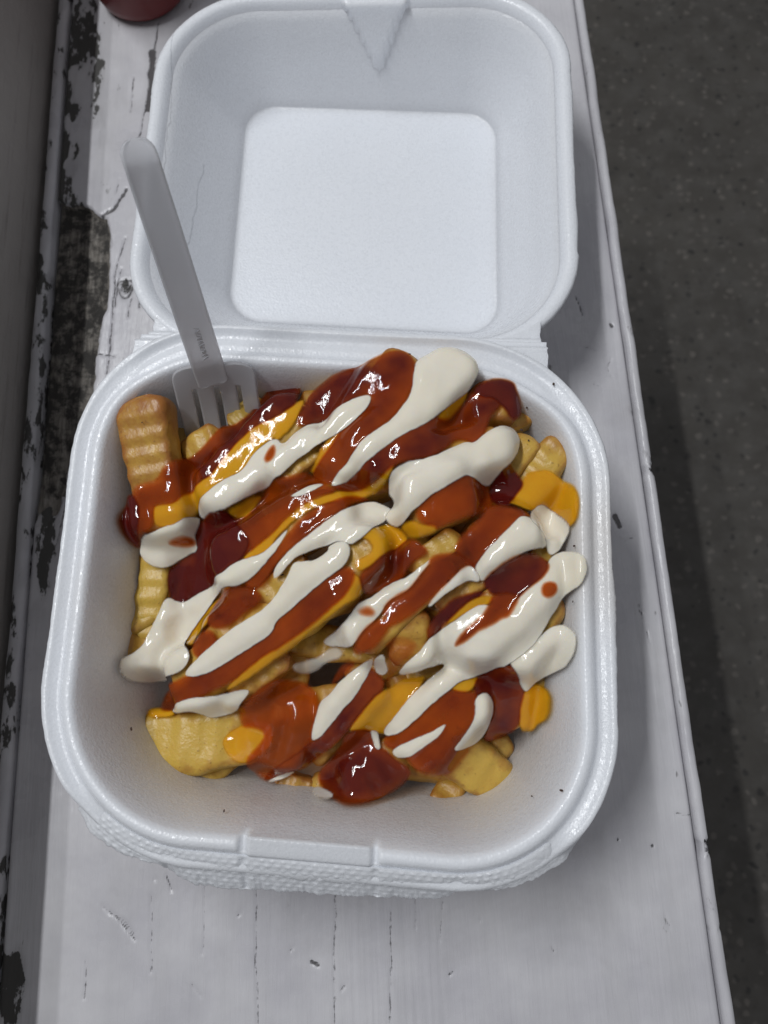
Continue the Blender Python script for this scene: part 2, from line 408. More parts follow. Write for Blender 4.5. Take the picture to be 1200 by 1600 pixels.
def edge_strip(u0, u1, ztop, seed, wear):
    vs_ = np.arange(-0.19, 0.40, 0.0015)
    prof = [(u0, -0.03), (u0, ztop - 0.0016), (u0 + 0.0005, ztop - 0.0005), (u0 + 0.0014, ztop), (0.5 * (u0 + u1), ztop + 0.0003), (u1 - 0.0014, ztop), (u1 - 0.0005, ztop - 0.0005), (u1, ztop - 0.0016), (u1, -0.03)]
    P = np.zeros((len(prof), len(vs_), 3))
    for i, (u, z) in enumerate(prof):
        P[i, :, 0] = u + 0.0012 * (fbm(vs_ * 45, vs_ * 0 + seed, seed) - 0.5) * (1 if i < 4 else 0.8)
        nick = smooth01((fbm(vs_ * 90, vs_ * 0 + 3.3, seed + 5) - 0.72) / 0.06)
        P[i, :, 0] += (-1 if i > 4 else 1) * 0.0010 * nick * (z > 0 - 0.01)
        P[i, :, 1] = vs_; P[i, :, 2] = z + (0.0008 * (fbm(vs_ * 30, vs_ * 0 + 7, seed + 2) - 0.5) if z > -0.02 else 0)
    Ug, Vg = P[..., 0], P[..., 1]
    gr = wear * smooth01((fbm(Ug * 200, Vg * 50, seed + 9) - 0.45) / 0.2)
    ck = 0.7 * smooth01((fbm(Vg * 60, Vg * 0 + seed, seed + 19) - 0.76) / 0.04) * wear
    rt = np.zeros_like(gr)
    return grid_obj('edge_strip', P, M_PAINT, bench, dict(rot=rt, crack=ck, grime=gr))
edge_strip(-0.1468, -0.1408, 0.0012, 3, 0.6)
edge_strip(0.1321, 0.1365, 0.0004, 8, 0.15)
# supporting apron under the boards
def box_mesh(name, lo, hi, mat, parent, bev=0.001):
    bm = bmesh.new(); bmesh.ops.create_cube(bm, size=1)
    for v in bm.verts: v.co = Vector([lo[i] + (v.co[i] + 0.5) * (hi[i] - lo[i]) for i in range(3)])
    bmesh.ops.bevel(bm, geom=bm.edges[:], offset=bev, segments=2, affect='EDGES', profile=0.6)
    me = bpy.data.meshes.new(name); bm.to_mesh(me); bm.free(); me.materials.append(mat)
    me.polygons.foreach_set('use_smooth', [True] * len(me.polygons))
    o = bpy.data.objects.new(name, me); COL.objects.link(o); o.parent = parent
    return o
box_mesh('apron', (-0.135, -0.185, -0.44), (0.120, 0.395, -0.0315), M_PAINT, bench, 0.002)

# raised panel beside the bench, its face in shade
wall = box_mesh('wall', (-0.21, -0.25, -0.45), (-0.1502, 0.45, 0.100), M_WALL, None, 0.003)
wall.rotation_euler = (0, 0, BENCH_ROT)
tag(wall, 'grimy grey raised panel in shade along the left side of the bench', 'wall')

# ------------------------------------------------------------------ foam container
box_root = empty('takeaway_box', (0, 0, 0))
tag(box_root, 'open white foam takeaway box with hinged lid, filled with sauced fries', 'food box')

def ring(w, l, r, d, nside=60, ncor=36):
    w, l = w - 2 * d, l - 2 * d; r = max(r - d, 0.004)
    out = []
    a, b = w / 2 - r, l / 2 - r
    def line(p, q, n): return [(p[0] + (q[0] - p[0]) * i / n, p[1] + (q[1] - p[1]) * i / n) for i in range(n)]
    def arc(cx, cy, a0, n): return [(cx + r * math.cos(a0 + math.pi / 2 * i / n), cy + r * math.sin(a0 + math.pi / 2 * i / n)) for i in range(n)]
    out += line((w / 2, -b), (w / 2, b), nside) + arc(a, b, 0, ncor)
    out += line((a, l / 2), (-a, l / 2), nside * 2) + arc(-a, b, math.pi / 2, ncor)
    out += line((-w / 2, b), (-w / 2, -b), nside) + arc(-a, -b, math.pi, ncor)
    out += line((-a, -l / 2), (a, -l / 2), nside * 2) + arc(a, -b, 1.5 * math.pi, ncor)
    return np.array(out)

def loft(name, rings, mat, parent, attrs=None):
    n = len(rings[0]); V_ = np.concatenate(rings); F = []
    for i in range(len(rings) - 1):
        a = i * n; b = a + n
        for j in range(n):
            k = (j + 1) % n; F.append((a + j, a + k, b + k, b + j))
    F.append(tuple(range(n))[::-1]); F.append(tuple(range((len(rings) - 1) * n, len(rings) * n)))
    return mesh_obj(name, V_, F, mat, parent, True, attrs)

BW, BL, BR = 0.190, 0.18743, 0.0545
TB, SK = -0.0310, -0.0448
def base_xf(P):
    P = P.copy(); P[:, 0] *= 1 - TB * P[:, 1] / BL; P[:, 1] += SK * P[:, 0]; return P
BASE_IN = [(0.0, 66.4), (0.25, 67.5), (0.9, 68.2), (2.0, 68.3), (3.4, 67.4), (5.2, 66.7), (6.4, 66.8), (7.2, 68.0), (8.1, 69.3), (9.4, 69.9), (10.8, 69.8), (11.8, 69.0), (12.6, 67.4),
           (14.2, 62), (16.5, 53), (19.5, 41), (22.4, 29), (25.0, 18), (27.5, 11), (30.5, 7.3), (35, 5.6), (42, 5.1), (60, 5.0)]
BASE_OUT = [(64, 0.3), (40, 0.3), (33, 1.0), (29.5, 3.5), (26.5, 9), (23.5, 19), (20.5, 31), (17.3, 44), (14.6, 55), (13.2, 62), (11.5, 65.0), (6.5, 63.8), (3.0, 64.6), (0.6, 65.4)]
_d = [d for d, z in BASE_IN]; _z = [z for d, z in BASE_IN]
BASE_FINE = [(d, z) for d, z in BASE_IN if d <= 0.9] + [(d, float(np.interp(d, _d, _z))) for d in np.arange(1.4, 12.7, 0.5)] + [(d, z) for d, z in BASE_IN if d > 13]
def base_ring(d, z, lip=False):
    R_ = ring(BW, BL, BR, d * MM); n = len(R_)
    P = np.c_[R_, np.full(n, z * MM)]
    if d < 1.0:   # cut foam edge: small torn serrations
        a = np.arange(n)
        nrm = R_ - np.roll(R_, 1, 0); t = np.roll(R_, -1, 0) - np.roll(R_, 1, 0); t /= np.linalg.norm(t, axis=1)[:, None] + 1e-9
        out = np.c_[t[:, 1], -t[:, 0]]
        amp = 0.00035 * (vnoise(a * 0.9, a * 0 + 1, 4) - 0.5) + 0.0012 * (vnoise(a * 0.10, a * 0 + 2, 6) - 0.5)
        P[:, :2] += out * amp[:, None] * (1 - d)
    x, y = P[:, 0], P[:, 1]
    front = smooth01((-y - 0.070) / 0.012)
    # ridge cut by two gaps at the locking tab, flat pad between them
    for xc, hw in ((-0.0232, 0.0013), (0.0185, 0.0011)):
        gap = front * np.clip(1.4 - np.abs(x - xc) / hw, 0, 1)
        if 7 <= d <= 12.6: P[:, 2] -= gap * max(0, z - 67.0) * MM
    pad_ = front * np.clip((x + 0.0220) / 0.0006, 0, 1) * np.clip((0.0174 - x) / 0.0006, 0, 1)
    if 6.3 <= d <= 12.0: P[:, 2] += pad_ * (69.2 + (d - 9) * 0.16 - z) * MM * 0.9
    # front flange droops outward
    if d < 7: P[:, 2] -= front * (7 - d) / 7 * 4.5 * MM
    back = smooth01((y - 0.055) / 0.025)
    if d > 3: P[:, 1] -= 0.0042 * back * min(1, (d - 3) / 4) * (1 if z > 60 else max(0, (z - 5) / 55))
    if 1 < d < 8.6: P[:, 2] += back * smooth01((0.078 - np.abs(x)) / 0.008) * 0.00075 * math.sin(2 * math.pi * (d - 1) / 3.8) - back * 0.0004
    # general softness of the pressed foam
    P[:, 2] += 0.0007 * np.sin(x * 38 + 1.0) * np.cos(y * 31) * (z / 70)
    return base_xf(P)
rings = [base_ring(d, z) for d, z in BASE_OUT] + [base_ring(d, z) for d, z in BASE_FINE]
Vb = np.concatenate(rings)
oil_shade = 0.55 * smooth01((Vb[:, 0] - 0.070) / 0.012) * smooth01(1 - np.abs(Vb[:, 1] - 0.012) / 0.045) * (Vb[:, 2] > 0.03)
oil_shade += 0.30 * smooth01(1 - np.hypot(Vb[:, 0] + 0.066, Vb[:, 1] + 0.005) / 0.035) * (Vb[:, 2] > 0.004)
oil_shade += 0.22 * smooth01(1 - np.hypot(Vb[:, 0] + 0.03, Vb[:, 1] + 0.055) / 0.05) * (Vb[:, 2] > 0.004)
oil_shade = oil_shade + 0.55 * (Vb[:, 2] > 0.004) * (np.arange(len(Vb)) >= len(BASE_OUT) * len(rings[0])) * smooth01((0.064 - Vb[:, 2]) / 0.02)  # greasy film over the inner walls, doubling as painted-in shade inside the tray
base = loft('tray', rings, M_FOAM, box_root, dict(oil_shade=np.clip(oil_shade, 0, 1)))

# --- lid
LW, LL, LR = 0.18333, 0.17895, 0.0447
LCY = BL / 2 - 0.0001 + LL / 2
LID_IN = [(0.0, 49.3), (0.3, 50.2), (1.0, 50.8), (2.4, 51.1), (4.2, 50.9), (5.4, 50.0), (6.4, 48.3), (7.6, 45.5), (9.6, 41), (12.0, 36), (14.4, 31), (16.8, 26), (19.2, 21), (21.8, 16), (24.2, 11.5), (26.4, 8.0), (27.8, 6.2), (28.6, 5.2), (29.4, 4.7), (31, 4.55), (40, 4.5), (60, 4.5)]
LID_OUT = [(62, 0.4), (36, 0.4), (33, 0.8), (30.5, 2.5), (27.5, 7), (23, 15.5), (18.5, 25), (13.5, 35), (10, 43), (7.6, 46.5), (4.0, 47.5), (0.7, 48.4)]
def lid_ring(d, z, inner=True):
    R_ = ring(LW, LL, LR, d * MM); n = len(R_)
    P = np.c_[R_, np.full(n, z * MM)]
    x, y = P[:, 0].copy(), P[:, 1].copy()
    if d < 1.0:
        a = np.arange(n)
        P[:, 0] *= 1 + 0.008 * (vnoise(a * 0.12, a * 0, 12) - 0.5) + 0.003 * (vnoise(a * 0.9, a * 0, 14) - 0.5)
    # V-shaped latch boss pressed into the far wall
    if inner and 5 < d < 28:
        hw = 0.0145 * (z - 20.5) / 30.0
        if hw > -0.002:
            m = smooth01((hw + 0.0012 - np.abs(x - 0.0055)) / 0.0016) * (y > 0.03)
            P[:, 1] -= m * 0.0030 * min(1.0, max(0.0, (z - 18) / 8)); P[:, 2] += m * 0.0012
    dep = (50.0 - z) / 46.0
    P[:, 1] += dep * (0.0062 - 0.055 * x)
    P[:, 0] += dep * 0.0012
    P[:, 2] += 0.0009 * math.cos(d * 0.02) * np.sin(x * 30) * np.sin(y * 22 + 1) * (z / 50)
    P[:, 1] += LCY
    return P
rings = [lid_ring(d, z, False) for d, z in LID_OUT] + [lid_ring(d, z) for d, z in LID_IN]
lid = loft('lid', rings, M_LID, box_root, dict(oil_shade=np.zeros(len(rings) * len(rings[0]))))

# --- hinge web between the two rounded rims, with pressed ridges
xs = np.linspace(-0.0775, 0.0752, 220); ts = np.linspace(0, 1, 80)
P = np.zeros((len(ts), len(xs), 3)); Pb = np.zeros_like(P)
for j, x in enumerate(xs):
    def arc_y(x, w, r): ax = abs(x) - (w / 2 - r); return 0 if ax <= 0 else r - math.sqrt(max(r * r - ax * ax, 0))
    x0 = x / (1 - TB * 0.47)
    y_b = BL / 2 - arc_y(x0, BW, BR) - 0.0012 + SK * x; y_l = BL / 2 + arc_y(x, LW, LR) + 0.0030
    edge = 0.0010 * (vnoise(ts * 14, ts * 0 + j * 0 + 5, 3) - 0.5)
    for i, s in enumerate(ts):
        y = y_b + (y_l - y_b) * s
        yc = y - 0.0455 * SK * 0 - 0.35 * SK * x
        k = smooth01(np.array((yc - 0.0865) / 0.0155)); zz = 67.0 - 15.8 * float(k)
        zz += 1.3 * math.sin((yc - 0.0865) / 0.0052 * 2 * math.pi) * math.sin(math.pi * min(1, max(0, (yc - 0.0855) / 0.0170)))
        zz = max(zz, 51.4)
        P[i, j] = (x + (edge[i] if j in (0, len(xs) - 1) else 0), y, zz * MM); Pb[i, j] = P[i, j] - np.array([0, 0.0008, 0.0022])
allP = np.concatenate([P, Pb[::-1], P[:1]], 0)
hinge = grid_obj('hinge', allP, M_FOAM, box_root, dict(oil_shade=np.zeros(allP.shape[:2])))

# --- knurled locking flap along the front
outer_px = [(112, 1268), (135, 1296), (170, 1324), (205, 1340), (250, 1351), (262, 1356), (280, 1370), (300, 1381), (340, 1386), (400, 1390), (460, 1394), (520, 1399), (580, 1401), (640, 1404), (690, 1404), (704, 1400), (716, 1390), (722, 1388), (760, 1391), (800, 1388), (845, 1369), (885, 1344), (912, 1312)]
op = np.array([unproject(x, y, (0.0625 if (x < 255 or x > 718) else 0.0570))[:2] for x, y in outer_px])
oz = np.array([0.0625 if (x < 255 or x > 718) else 0.0570 for x, y in outer_px])
seg = np.r_[0, np.cumsum(np.linalg.norm(np.diff(op, axis=0), axis=1))]
ss = np.linspace(0, seg[-1], 420)
ox = np.interp(ss, seg, op[:, 0]); oy = np.interp(ss, seg, op[:, 1]); ozz = np.interp(ss, seg, oz)
ker = np.ones(5) / 5
for arr in (ox, oy, ozz): arr[2:-2] = np.convolve(arr, ker, 'valid')
torn = 0.0010 * (fbm(ss * 240, ss * 0, 71) - 0.5) + 0.0005 * (vnoise(ss * 1300, ss * 0, 73) - 0.5)
inner = base_xf(np.c_[ring(BW, BL, BR, 6.2 * MM), np.zeros(len(ring(BW, BL, BR, 0)))])
fi = inner[inner[:, 1] < -0.03]
order = np.argsort(fi[:, 0]); ix = fi[order, 0]; iy = fi[order, 1]
# inner end of every rib: nearest point of the ridge foot
inn = np.zeros((len(ss), 2))
fr = fi[:, :2]
for i in range(len(ss)):
    d = np.hypot(fr[:, 0] - ox[i] * 0.985, fr[:, 1] - oy[i]); k = d.argmin(); inn[i] = fr[k]
for c in (0, 1): inn[4:-4, c] = np.convolve(inn[:, c], np.ones(9) / 9, 'valid')
nt = 44; tt = np.linspace(0, 1, nt)
P = np.zeros((nt, len(ss), 3))
for i, t in enumerate(tt):
    P[i, :, 0] = inn[:, 0] + (ox - inn[:, 0]) * t; P[i, :, 1] = inn[:, 1] + (oy - torn - inn[:, 1]) * t
    dist = np.hypot(P[i, :, 0] - inn[:, 0], P[i, :, 1] - inn[:, 1])
    width = np.hypot(ox - inn[:, 0], oy - inn[:, 1])
    zi = 0.0672
    P[i, :, 2] = zi + (ozz - zi) * (t ** 1.35)
    fade = smooth01(t / 0.12) * smooth01((1 - t) / 0.06)
    row = dist / 0.00165; colm = ss / 0.0034 + (np.floor(row) % 2) * 0.5
    dot = np.exp(-((row % 1 - 0.5) / 0.30) ** 2) * np.exp(-((colm % 1 - 0.5) / 0.24) ** 2)
    jit = 0.5 + vnoise(np.floor(colm) * 3.1, np.floor(row) * 5.7, 77)
    P[i, :, 2] += 0.00042 * dot * fade * jit * (0.3 + 0.7 * smooth01((P[i, :, 0] + 0.078) / 0.012) * smooth01((0.066 - P[i, :, 0]) / 0.01)) + 0.0004 * (fbm(ss * 120, ss * 0 + t * 3, 79) - 0.5) * fade
    P[i, :, 2] -= 0.0045 * (1 - smooth01(np.minimum(ss, ss[-1] - ss) / 0.011))
    # two shallow creases across the flap at the gaps of the ridge
    for xc in (-0.0232, 0.0185):
        P[i, :, 2] -= 0.0010 * np.exp(-((P[i, :, 0] - xc) / 0.0011) ** 2) * fade
Pb = P - np.array([0, -0.0012, 0.0022]); 
allP = np.concatenate([P, Pb[::-1], P[:1]], 0)
flap = grid_obj('locking_flap', allP, M_FOAM, box_root, dict(oil_shade=np.zeros(allP.shape[:2])))

# ------------------------------------------------------------------ the heap: height model (metres, 0.5 mm grid)
GN = 401; gx = np.linspace(-0.1, 0.1, GN); GX, GY = np.meshgrid(gx, gx, indexing='ij')
ctrl = [(200, 620, 62), (300, 640, 54), (420, 620, 57), (520, 600, 66), (640, 560, 72), (720, 570, 74), (790, 620, 65), (860, 690, 62), (890, 760, 60), (900, 860, 58), (890, 950, 52), (870, 1030, 45), (850, 1120, 34), (800, 1230, 25), (700, 1240, 25), (570, 1245, 27), (450, 1220, 27), (300, 1180, 24), (200, 1150, 24), (260, 1090, 32), (220, 1030, 36), (240, 900, 44), (215, 800, 54),
        (400, 720, 66), (560, 700, 75), (700, 700, 76), (800, 750, 68), (350, 850, 60), (480, 820, 70), (620, 830, 73), (760, 850, 70), (330, 980, 49), (450, 980, 60), (600, 960, 65), (740, 970, 64), (820, 950, 60), (400, 1100, 41), (520, 1100, 47), (640, 1080, 52), (760, 1080, 47), (600, 1180, 40), (700, 1160, 38), (480, 1180, 36)]
cw = np.array([unproject(x, y, z * MM) for x, y, z in ctrl])
def rbf_fit(P):
    n = len(P); D = np.linalg.norm(P[:, None, :2] - P[None, :, :2], axis=2)
    A = np.zeros((n + 3, n + 3)); A[:n, :n] = D - np.eye(n) * 0.012; A[:n, n] = 1; A[:n, n + 1:] = P[:, :2]; A[n:, :n] = A[:n, n:].T
    w = np.linalg.solve(A, np.r_[P[:, 2], 0, 0, 0]); return w
W_ = rbf_fit(cw)
H0 = W_[-3] + W_[-2] * GX + W_[-1] * GY
for k in range(len(cw)): H0 = H0 + W_[k] * np.hypot(GX - cw[k, 0], GY - cw[k, 1])
# inner surface of the tray
def sd_round(x, y, w, l, r):
    qx = np.abs(x) - w / 2 + r; qy = np.abs(y) - l / 2 + r
    return np.hypot(np.maximum(qx, 0), np.maximum(qy, 0)) + np.minimum(np.maximum(qx, qy), 0) - r
yy_ = GY - SK * GX; xx_ = GX / (1 - TB * yy_ / BL)
ins = -sd_round(xx_, yy_, BW, BL, BR) / MM
TRAY = np.interp(ins, [d for d, z in BASE_IN], [z for d, z in BASE_IN]) * MM
outline_px = [(195, 612, 64), (260, 602, 58), (330, 640, 54), (440, 575, 58), (490, 580, 62), (560, 552, 70), (640, 528, 72), (755, 535, 74), (812, 585, 66), (840, 630, 63), (892, 678, 62), (905, 780, 60), (915, 900, 57), (895, 1000, 48), (862, 1130, 33), (810, 1255, 23), (740, 1258, 23), (560, 1257, 26), (400, 1222, 26), (200, 1195, 23), (188, 1140, 24), (250, 1085, 32), (190, 1045, 35), (212, 900, 44), (188, 810, 54)]
ow = np.array([unproject(x, y, z * MM)[:2] for x, y, z in outline_px])
inside = np.zeros_like(GX, bool); dmin = np.full(GX.shape, 9.0)
for a, b in zip(ow, np.roll(ow, -1, 0)):
    c = ((a[1] > GY) != (b[1] > GY)) & (GX < (b[0] - a[0]) * (GY - a[1]) / (b[1] - a[1] + 1e-12) + a[0]); inside ^= c
    d = b - a; t = np.clip(((GX - a[0]) * d[0] + (GY - a[1]) * d[1]) / (d @ d), 0, 1)
    dmin = np.minimum(dmin, np.hypot(GX - a[0] - t * d[0], GY - a[1] - t * d[1]))
sdist = np.where(inside, dmin, -dmin)
HEAP = np.maximum(TRAY, TRAY + (H0 - TRAY) * smooth01((sdist + 0.004) / 0.007))

def gauss(A, sig):
    r = int(math.ceil(sig * 3)); k = np.exp(-0.5 * (np.arange(-r, r + 1) / sig) ** 2); k /= k.sum()
    for ax in (0, 1):
        A = np.apply_along_axis(lambda m: np.convolve(np.pad(m, r, mode='edge'), k, 'valid'), ax, A)
    return A
def sample(A, x, y):
    fx = np.clip((np.asarray(x) + 0.1) / 0.0005, 0, GN - 1.001); fy = np.clip((np.asarray(y) + 0.1) / 0.0005, 0, GN - 1.001)
    i = fx.astype(int); j = fy.astype(int); a = fx - i; b = fy - j
    return (A[i, j] * (1 - a) + A[i + 1, j] * a) * (1 - b) + (A[i, j + 1] * (1 - a) + A[i + 1, j + 1] * a) * b
def splat(H, P):
    i = np.round((P[:, 0] + 0.1) / 0.0005).astype(int); j = np.round((P[:, 1] + 0.1) / 0.0005).astype(int)
    ok = (i > 1) & (i < GN - 2) & (j > 1) & (j < GN - 2); i, j, z = i[ok], j[ok], P[ok, 2]
    for di in (-1, 0, 1):
        for dj in (-1, 0, 1): np.maximum.at(H, (i + di, j + dj), z)
def hit(px, py, A, lift=0.0):
    """where the view ray through a photo pixel meets the height field"""
    d = CAM_M @ np.array([(px - 600) / F_PX, -(py - 800) / F_PX, -1.0])
    z = 0.100
    while z > 0.004:
        q = CAM_LOC + d * ((z - CAM_LOC[2]) / d[2])
        if z <= sample(A, q[0], q[1]) + lift: break
        z -= 0.0004
    return q

# ------------------------------------------------------------------ fries
def fry_geometry(length, w, h, seed, ripple=0.0004, bend=0.0, tone=0.3, wave=0.0068, lump=1.0):
    nl = max(14, int(length / 0.0011)); nc = 28
    Vv, tn, br = [], [], []
    rs = random.Random(seed); ox_, oy_, oz_ = [rs.uniform(0, 50) for _ in range(3)]
    ph = rs.uniform(0, 6.28)
    for i in range(nl + 1):
        s = i / nl; x = (s - 0.5) * length
        e = min(s, 1 - s) * length / (0.44 * min(w, h)); cap = math.sqrt(max(0.0, 1 - (1 - min(e, 1)) ** 2)) if e < 1 else 1.0
        cap = max(cap, 0.25)
        wob = bend * (4 * (s - 0.5) ** 2 - 0.5)
        for j in range(nc):
            a = 2 * math.pi * j / nc; c, sn = math.cos(a), math.sin(a)
            ex = 0.40                                     # superellipse: rounded square section
            y = math.copysign(abs(c) ** ex, c) * w / 2 * cap; z = math.copysign(abs(sn) ** ex, sn) * h / 2 * cap
            rip = ripple * math.sin(2 * math.pi * x / wave + ph)
            z += rip * (1 if sn > 0 else 1) * min(1, abs(sn) * 1.5)
            p = Vector((x * 60 + ox_, y * 60 + oy_, z * 60 + oz_))
            dn = (mnoise.noise(p * 0.7) * 0.0018 + mnoise.noise(p * 2.6) * 0.0007) * lump
            y += dn * c; z += dn * sn + wob
            Vv.append((x + mnoise.noise(p * 1.3 + Vector((9, 0, 0))) * 0.0012 * (1 if e < 1.5 else 0.2), y, z))
            edge = min(1.0, (abs(c) ** 2) * (abs(sn) ** 2) * 4)
            br.append(0.10 + 0.35 * edge ** 2 + (0.45 * max(0, 1 - e / 2.2)) + 0.22 * math.sin(2 * math.pi * x / wave + ph) * (ripple > 0.0004))
            tn.append(tone)
    F = []
    for i in range(nl):
        for j in range(nc):
            k = (j + 1) % nc; F.append((i * nc + j, i * nc + k, (i + 1) * nc + k, (i + 1) * nc + j))
    F.append(tuple(range(nc))); F.append(tuple(nl * nc + j for j in range(nc))[::-1])
    return Vv, F, tn, br

FH = HEAP - 0.007
FRY_TOP = np.full_like(HEAP, 0.0)
def place_fry(a, b, w, h, seed, label, group='fries in the box', ripple=0.0004, tone=0.3, bend=0.0, roll=0.0, sink=0.0, brown=0.0, lump=1.0, show=True):
    a = Vector(a); b = Vector(b); mid = (a + b) / 2; ax = (b - a); L = ax.length; ax.normalize()
    Vv, F, tn, br = fry_geometry(L, w, h, seed, ripple, bend, tone, lump=lump)
    up = Vector((0, 0, 1)); y = up.cross(ax).normalized(); z = ax.cross(y)
    R_ = Matrix((ax, y, z)).transposed() @ Matrix.Rotation(roll, 3, 'X')
    W = np.array([(R_ @ Vector(v) + mid) for v in Vv]); splat(FRY_TOP, W)
    if not show: return None
    o = mesh_obj('potato_fry', Vv, F, M_FRY, None, True, dict(tone=tn, brown=np.array(br) + brown))
    o.matrix_world = Matrix.Translation(mid) @ R_.to_4x4()
    tag(o, label, 'fry', group)
    return o

def fry_px(p, q, wpx, zp, zq, label, hf=0.85, **kw):
    """fry seen between two photo pixels with its axis at the given heights (mm)"""
    a = unproject(*p, zp * MM); b = unproject(*q, zq * MM)
    depth = 0.314 - (zp + zq) / 2 * MM
    w = wpx * depth / F_PX
    return place_fry(a, b, w, w * hf, int(p[0] * 7 + p[1]), label, **kw)

fry_px((226, 622), (262, 835), 88, 65, 52, 'thick crinkled fry with browned tip leaning on the left rim', 0.7, ripple=0.0004, tone=0.62, brown=0.30, roll=0.15)
fry_px((246, 850), (237, 1010), 50, 42, 34, 'pale yellow fry against the left wall below the small mayonnaise blob', 0.8, tone=0.05, brown=-0.1)
fry_px((198, 1155), (410, 1150), 84, 22, 30, 'pale lumpy crinkle fry sticking out at the lower left of the heap', 0.75, ripple=0.00012, tone=0.0, brown=-0.05, roll=0.1, lump=2.0)
fry_px((690, 1165), (797, 1240), 72, 28, 19, 'stubby golden fry end poking out at the lower right of the heap', 0.8, ripple=0.00012, tone=0.1, lump=1.5)
fry_px((765, 1150), (792, 1185), 38, 19, 16, 'tiny golden fry nub beside the stubby fry end at lower right', 0.9, ripple=0.0003, tone=0.12)
fry_px((882, 692), (785, 800), 56, 61, 57, 'golden fry tip pointing at the right rim above the cheese blob', 0.75, tone=0.25, brown=0.1)
fry_px((846, 1040), (838, 1135), 44, 40, 26, 'cheese coated fry end hanging at the right side of the heap', 0.85, tone=0.3)
fry_px((914, 922), (850, 962), 36, 53, 51, 'dull golden fry peeking out under mayonnaise by the right wall', 0.9, show=False, tone=0.2)
fry_px((348, 682), (288, 712), 46, 54, 52, 'golden fry just in front of the fork tines', 0.8, tone=0.25, brown=0.1)
fry_px((412, 626), (358, 668), 40, 49, 49, 'yellow sauce wetted fry that the fork tines stick into', 0.8, tone=0.0, brown=-0.15)
fry_px((510, 690), (435, 750), 44, 66, 65, 'tan fry showing between two mayonnaise stripes, upper middle of heap', 0.8, tone=0.5, brown=0.1)
fry_px((645, 945), (638, 1040), 62, 60, 52, 'browned fry standing between ketchup and mayonnaise, centre of heap', 0.8, tone=0.55, brown=0.12)
fry_px((720, 835), (640, 895), 52, 68, 66, 'pale fry chunk in the gap right of the heap centre', 0.8, tone=0.25)
fry_px((590, 845), (525, 905), 52, 70, 66, 'tan fry under the cheese patch in the middle of the heap', 0.8, tone=0.45, brown=0.05)
fry_px((760, 890), (680, 950), 48, 63, 60, 'brown fry under the dark ketchup lump right of centre', 0.8, tone=0.6, brown=0.15)
fry_px((405, 945), (335, 1010), 58, 54, 46, 'tan crusty fry between the two long mayonnaise stripes at left', 0.8, tone=0.5, brown=-0.02)
fry_px((475, 865), (405, 945), 44, 65, 58, 'light tan fry under the inner edge of the left mayonnaise stripes', 0.8, tone=0.4)
fry_px((455, 1020), (360, 1085), 50, 50, 40, 'brown fry in shadow under the long ketchup band at lower left', 0.8, tone=0.6, brown=0.2)
fry_px((432, 1215), (490, 1240), 36, 22, 20, 'short brown fry end at the bottom edge under ketchup', 0.9, tone=0.6, brown=0.2)
fry_px((728, 628), (806, 640), 66, 66, 61, 'brown fry beside the ketchup blob at the back right', 0.8, tone=0.55, brown=0.15)
fry_px((612, 708), (690, 706), 34, 74, 73, 'brown fry tip above the big mayonnaise blob', 0.8, tone=0.6, brown=0.2)
fry_px((830, 685), (785, 750), 44, 62, 62, 'golden fry squeezed between mayonnaise blob and right fry tip', 0.8, tone=0.35)
fry_px((825, 868), (870, 866), 32, 63, 59, 'small tan fry bit between mayonnaise stripes near the right wall', 0.8, tone=0.4)

GF = 'fries under the sauces'
fry_px((548, 898), (285, 1080), 84, 66, 34, 'long sauce covered fry under the lengthwise ketchup and cheese band, left of centre', 0.75, group=GF, ripple=0.00025)
fry_px((735, 765), (640, 805), 78, 71, 69, 'sauce covered fry chunk under the orange ketchup patch below the big mayonnaise blob', 0.8, group=GF, ripple=0.0002)
fry_px((825, 815), (735, 870), 72, 65, 64, 'sauce covered fry under the slanting mayonnaise stripe next to the cheese blob', 0.8, group=GF, ripple=0.0002)
fry_px((710, 880), (560, 1005), 62, 66, 57, 'sauce covered fry under the ketchup striped mayonnaise right of the dark gap', 0.8, group=GF, ripple=0.0002)
fry_px((850, 885), (715, 1010), 78, 60, 55, 'sauce covered fry under the darkest ketchup lump, right side of heap', 0.8, group=GF, ripple=0.0002)
fry_px((640, 556), (515, 740), 76, 68, 67, 'sauce covered fry under the arched ketchup loop at the back', 0.8, group=GF, ripple=0.0002)
fry_px((728, 560), (565, 735), 78, 69, 70, 'sauce covered fry under the big mayonnaise tail at the back', 0.8, group=GF, ripple=0.0002)
fry_px((480, 640), (330, 790), 74, 60, 57, 'sauce covered fry under the first cheese and mayonnaise stripes near the fork', 0.8, group=GF, ripple=0.0002)
fry_px((545, 790), (345, 890), 82, 66, 54, 'sauce covered fry under the dark ketchup pool at upper left', 0.8, group=GF, ripple=0.0002)
fry_px((455, 1075), (425, 1190), 88, 36, 26, 'sauce covered fry under the rounded ketchup lobe at the lower left', 0.8, show=False, group=GF, ripple=0.0002)
fry_px((590, 1050), (495, 1160), 52, 46, 34, 'sauce covered fry under the short mayonnaise stripe at the bottom', 0.8, group=GF, ripple=0.0002)
fry_px((560, 1165), (610, 1225), 96, 32, 25, 'sauce covered fry under the dark ketchup blob at the bottom edge', 0.8, group=GF, ripple=0.0002)
fry_px((740, 1070), (640, 1185), 74, 46, 33, 'sauce covered fry under the candy striped sauces at the lower right', 0.8, group=GF, ripple=0.0002)
fry_px((795, 1050), (785, 1135), 60, 42, 30, 'sauce covered fry under the dark ketchup strip beside the cheese coated end', 0.8, group=GF, ripple=0.0002)
fry_px((870, 925), (780, 1030), 70, 58, 50, 'sauce covered fry under the widest mayonnaise run by the right wall', 0.8, group=GF, ripple=0.0002)
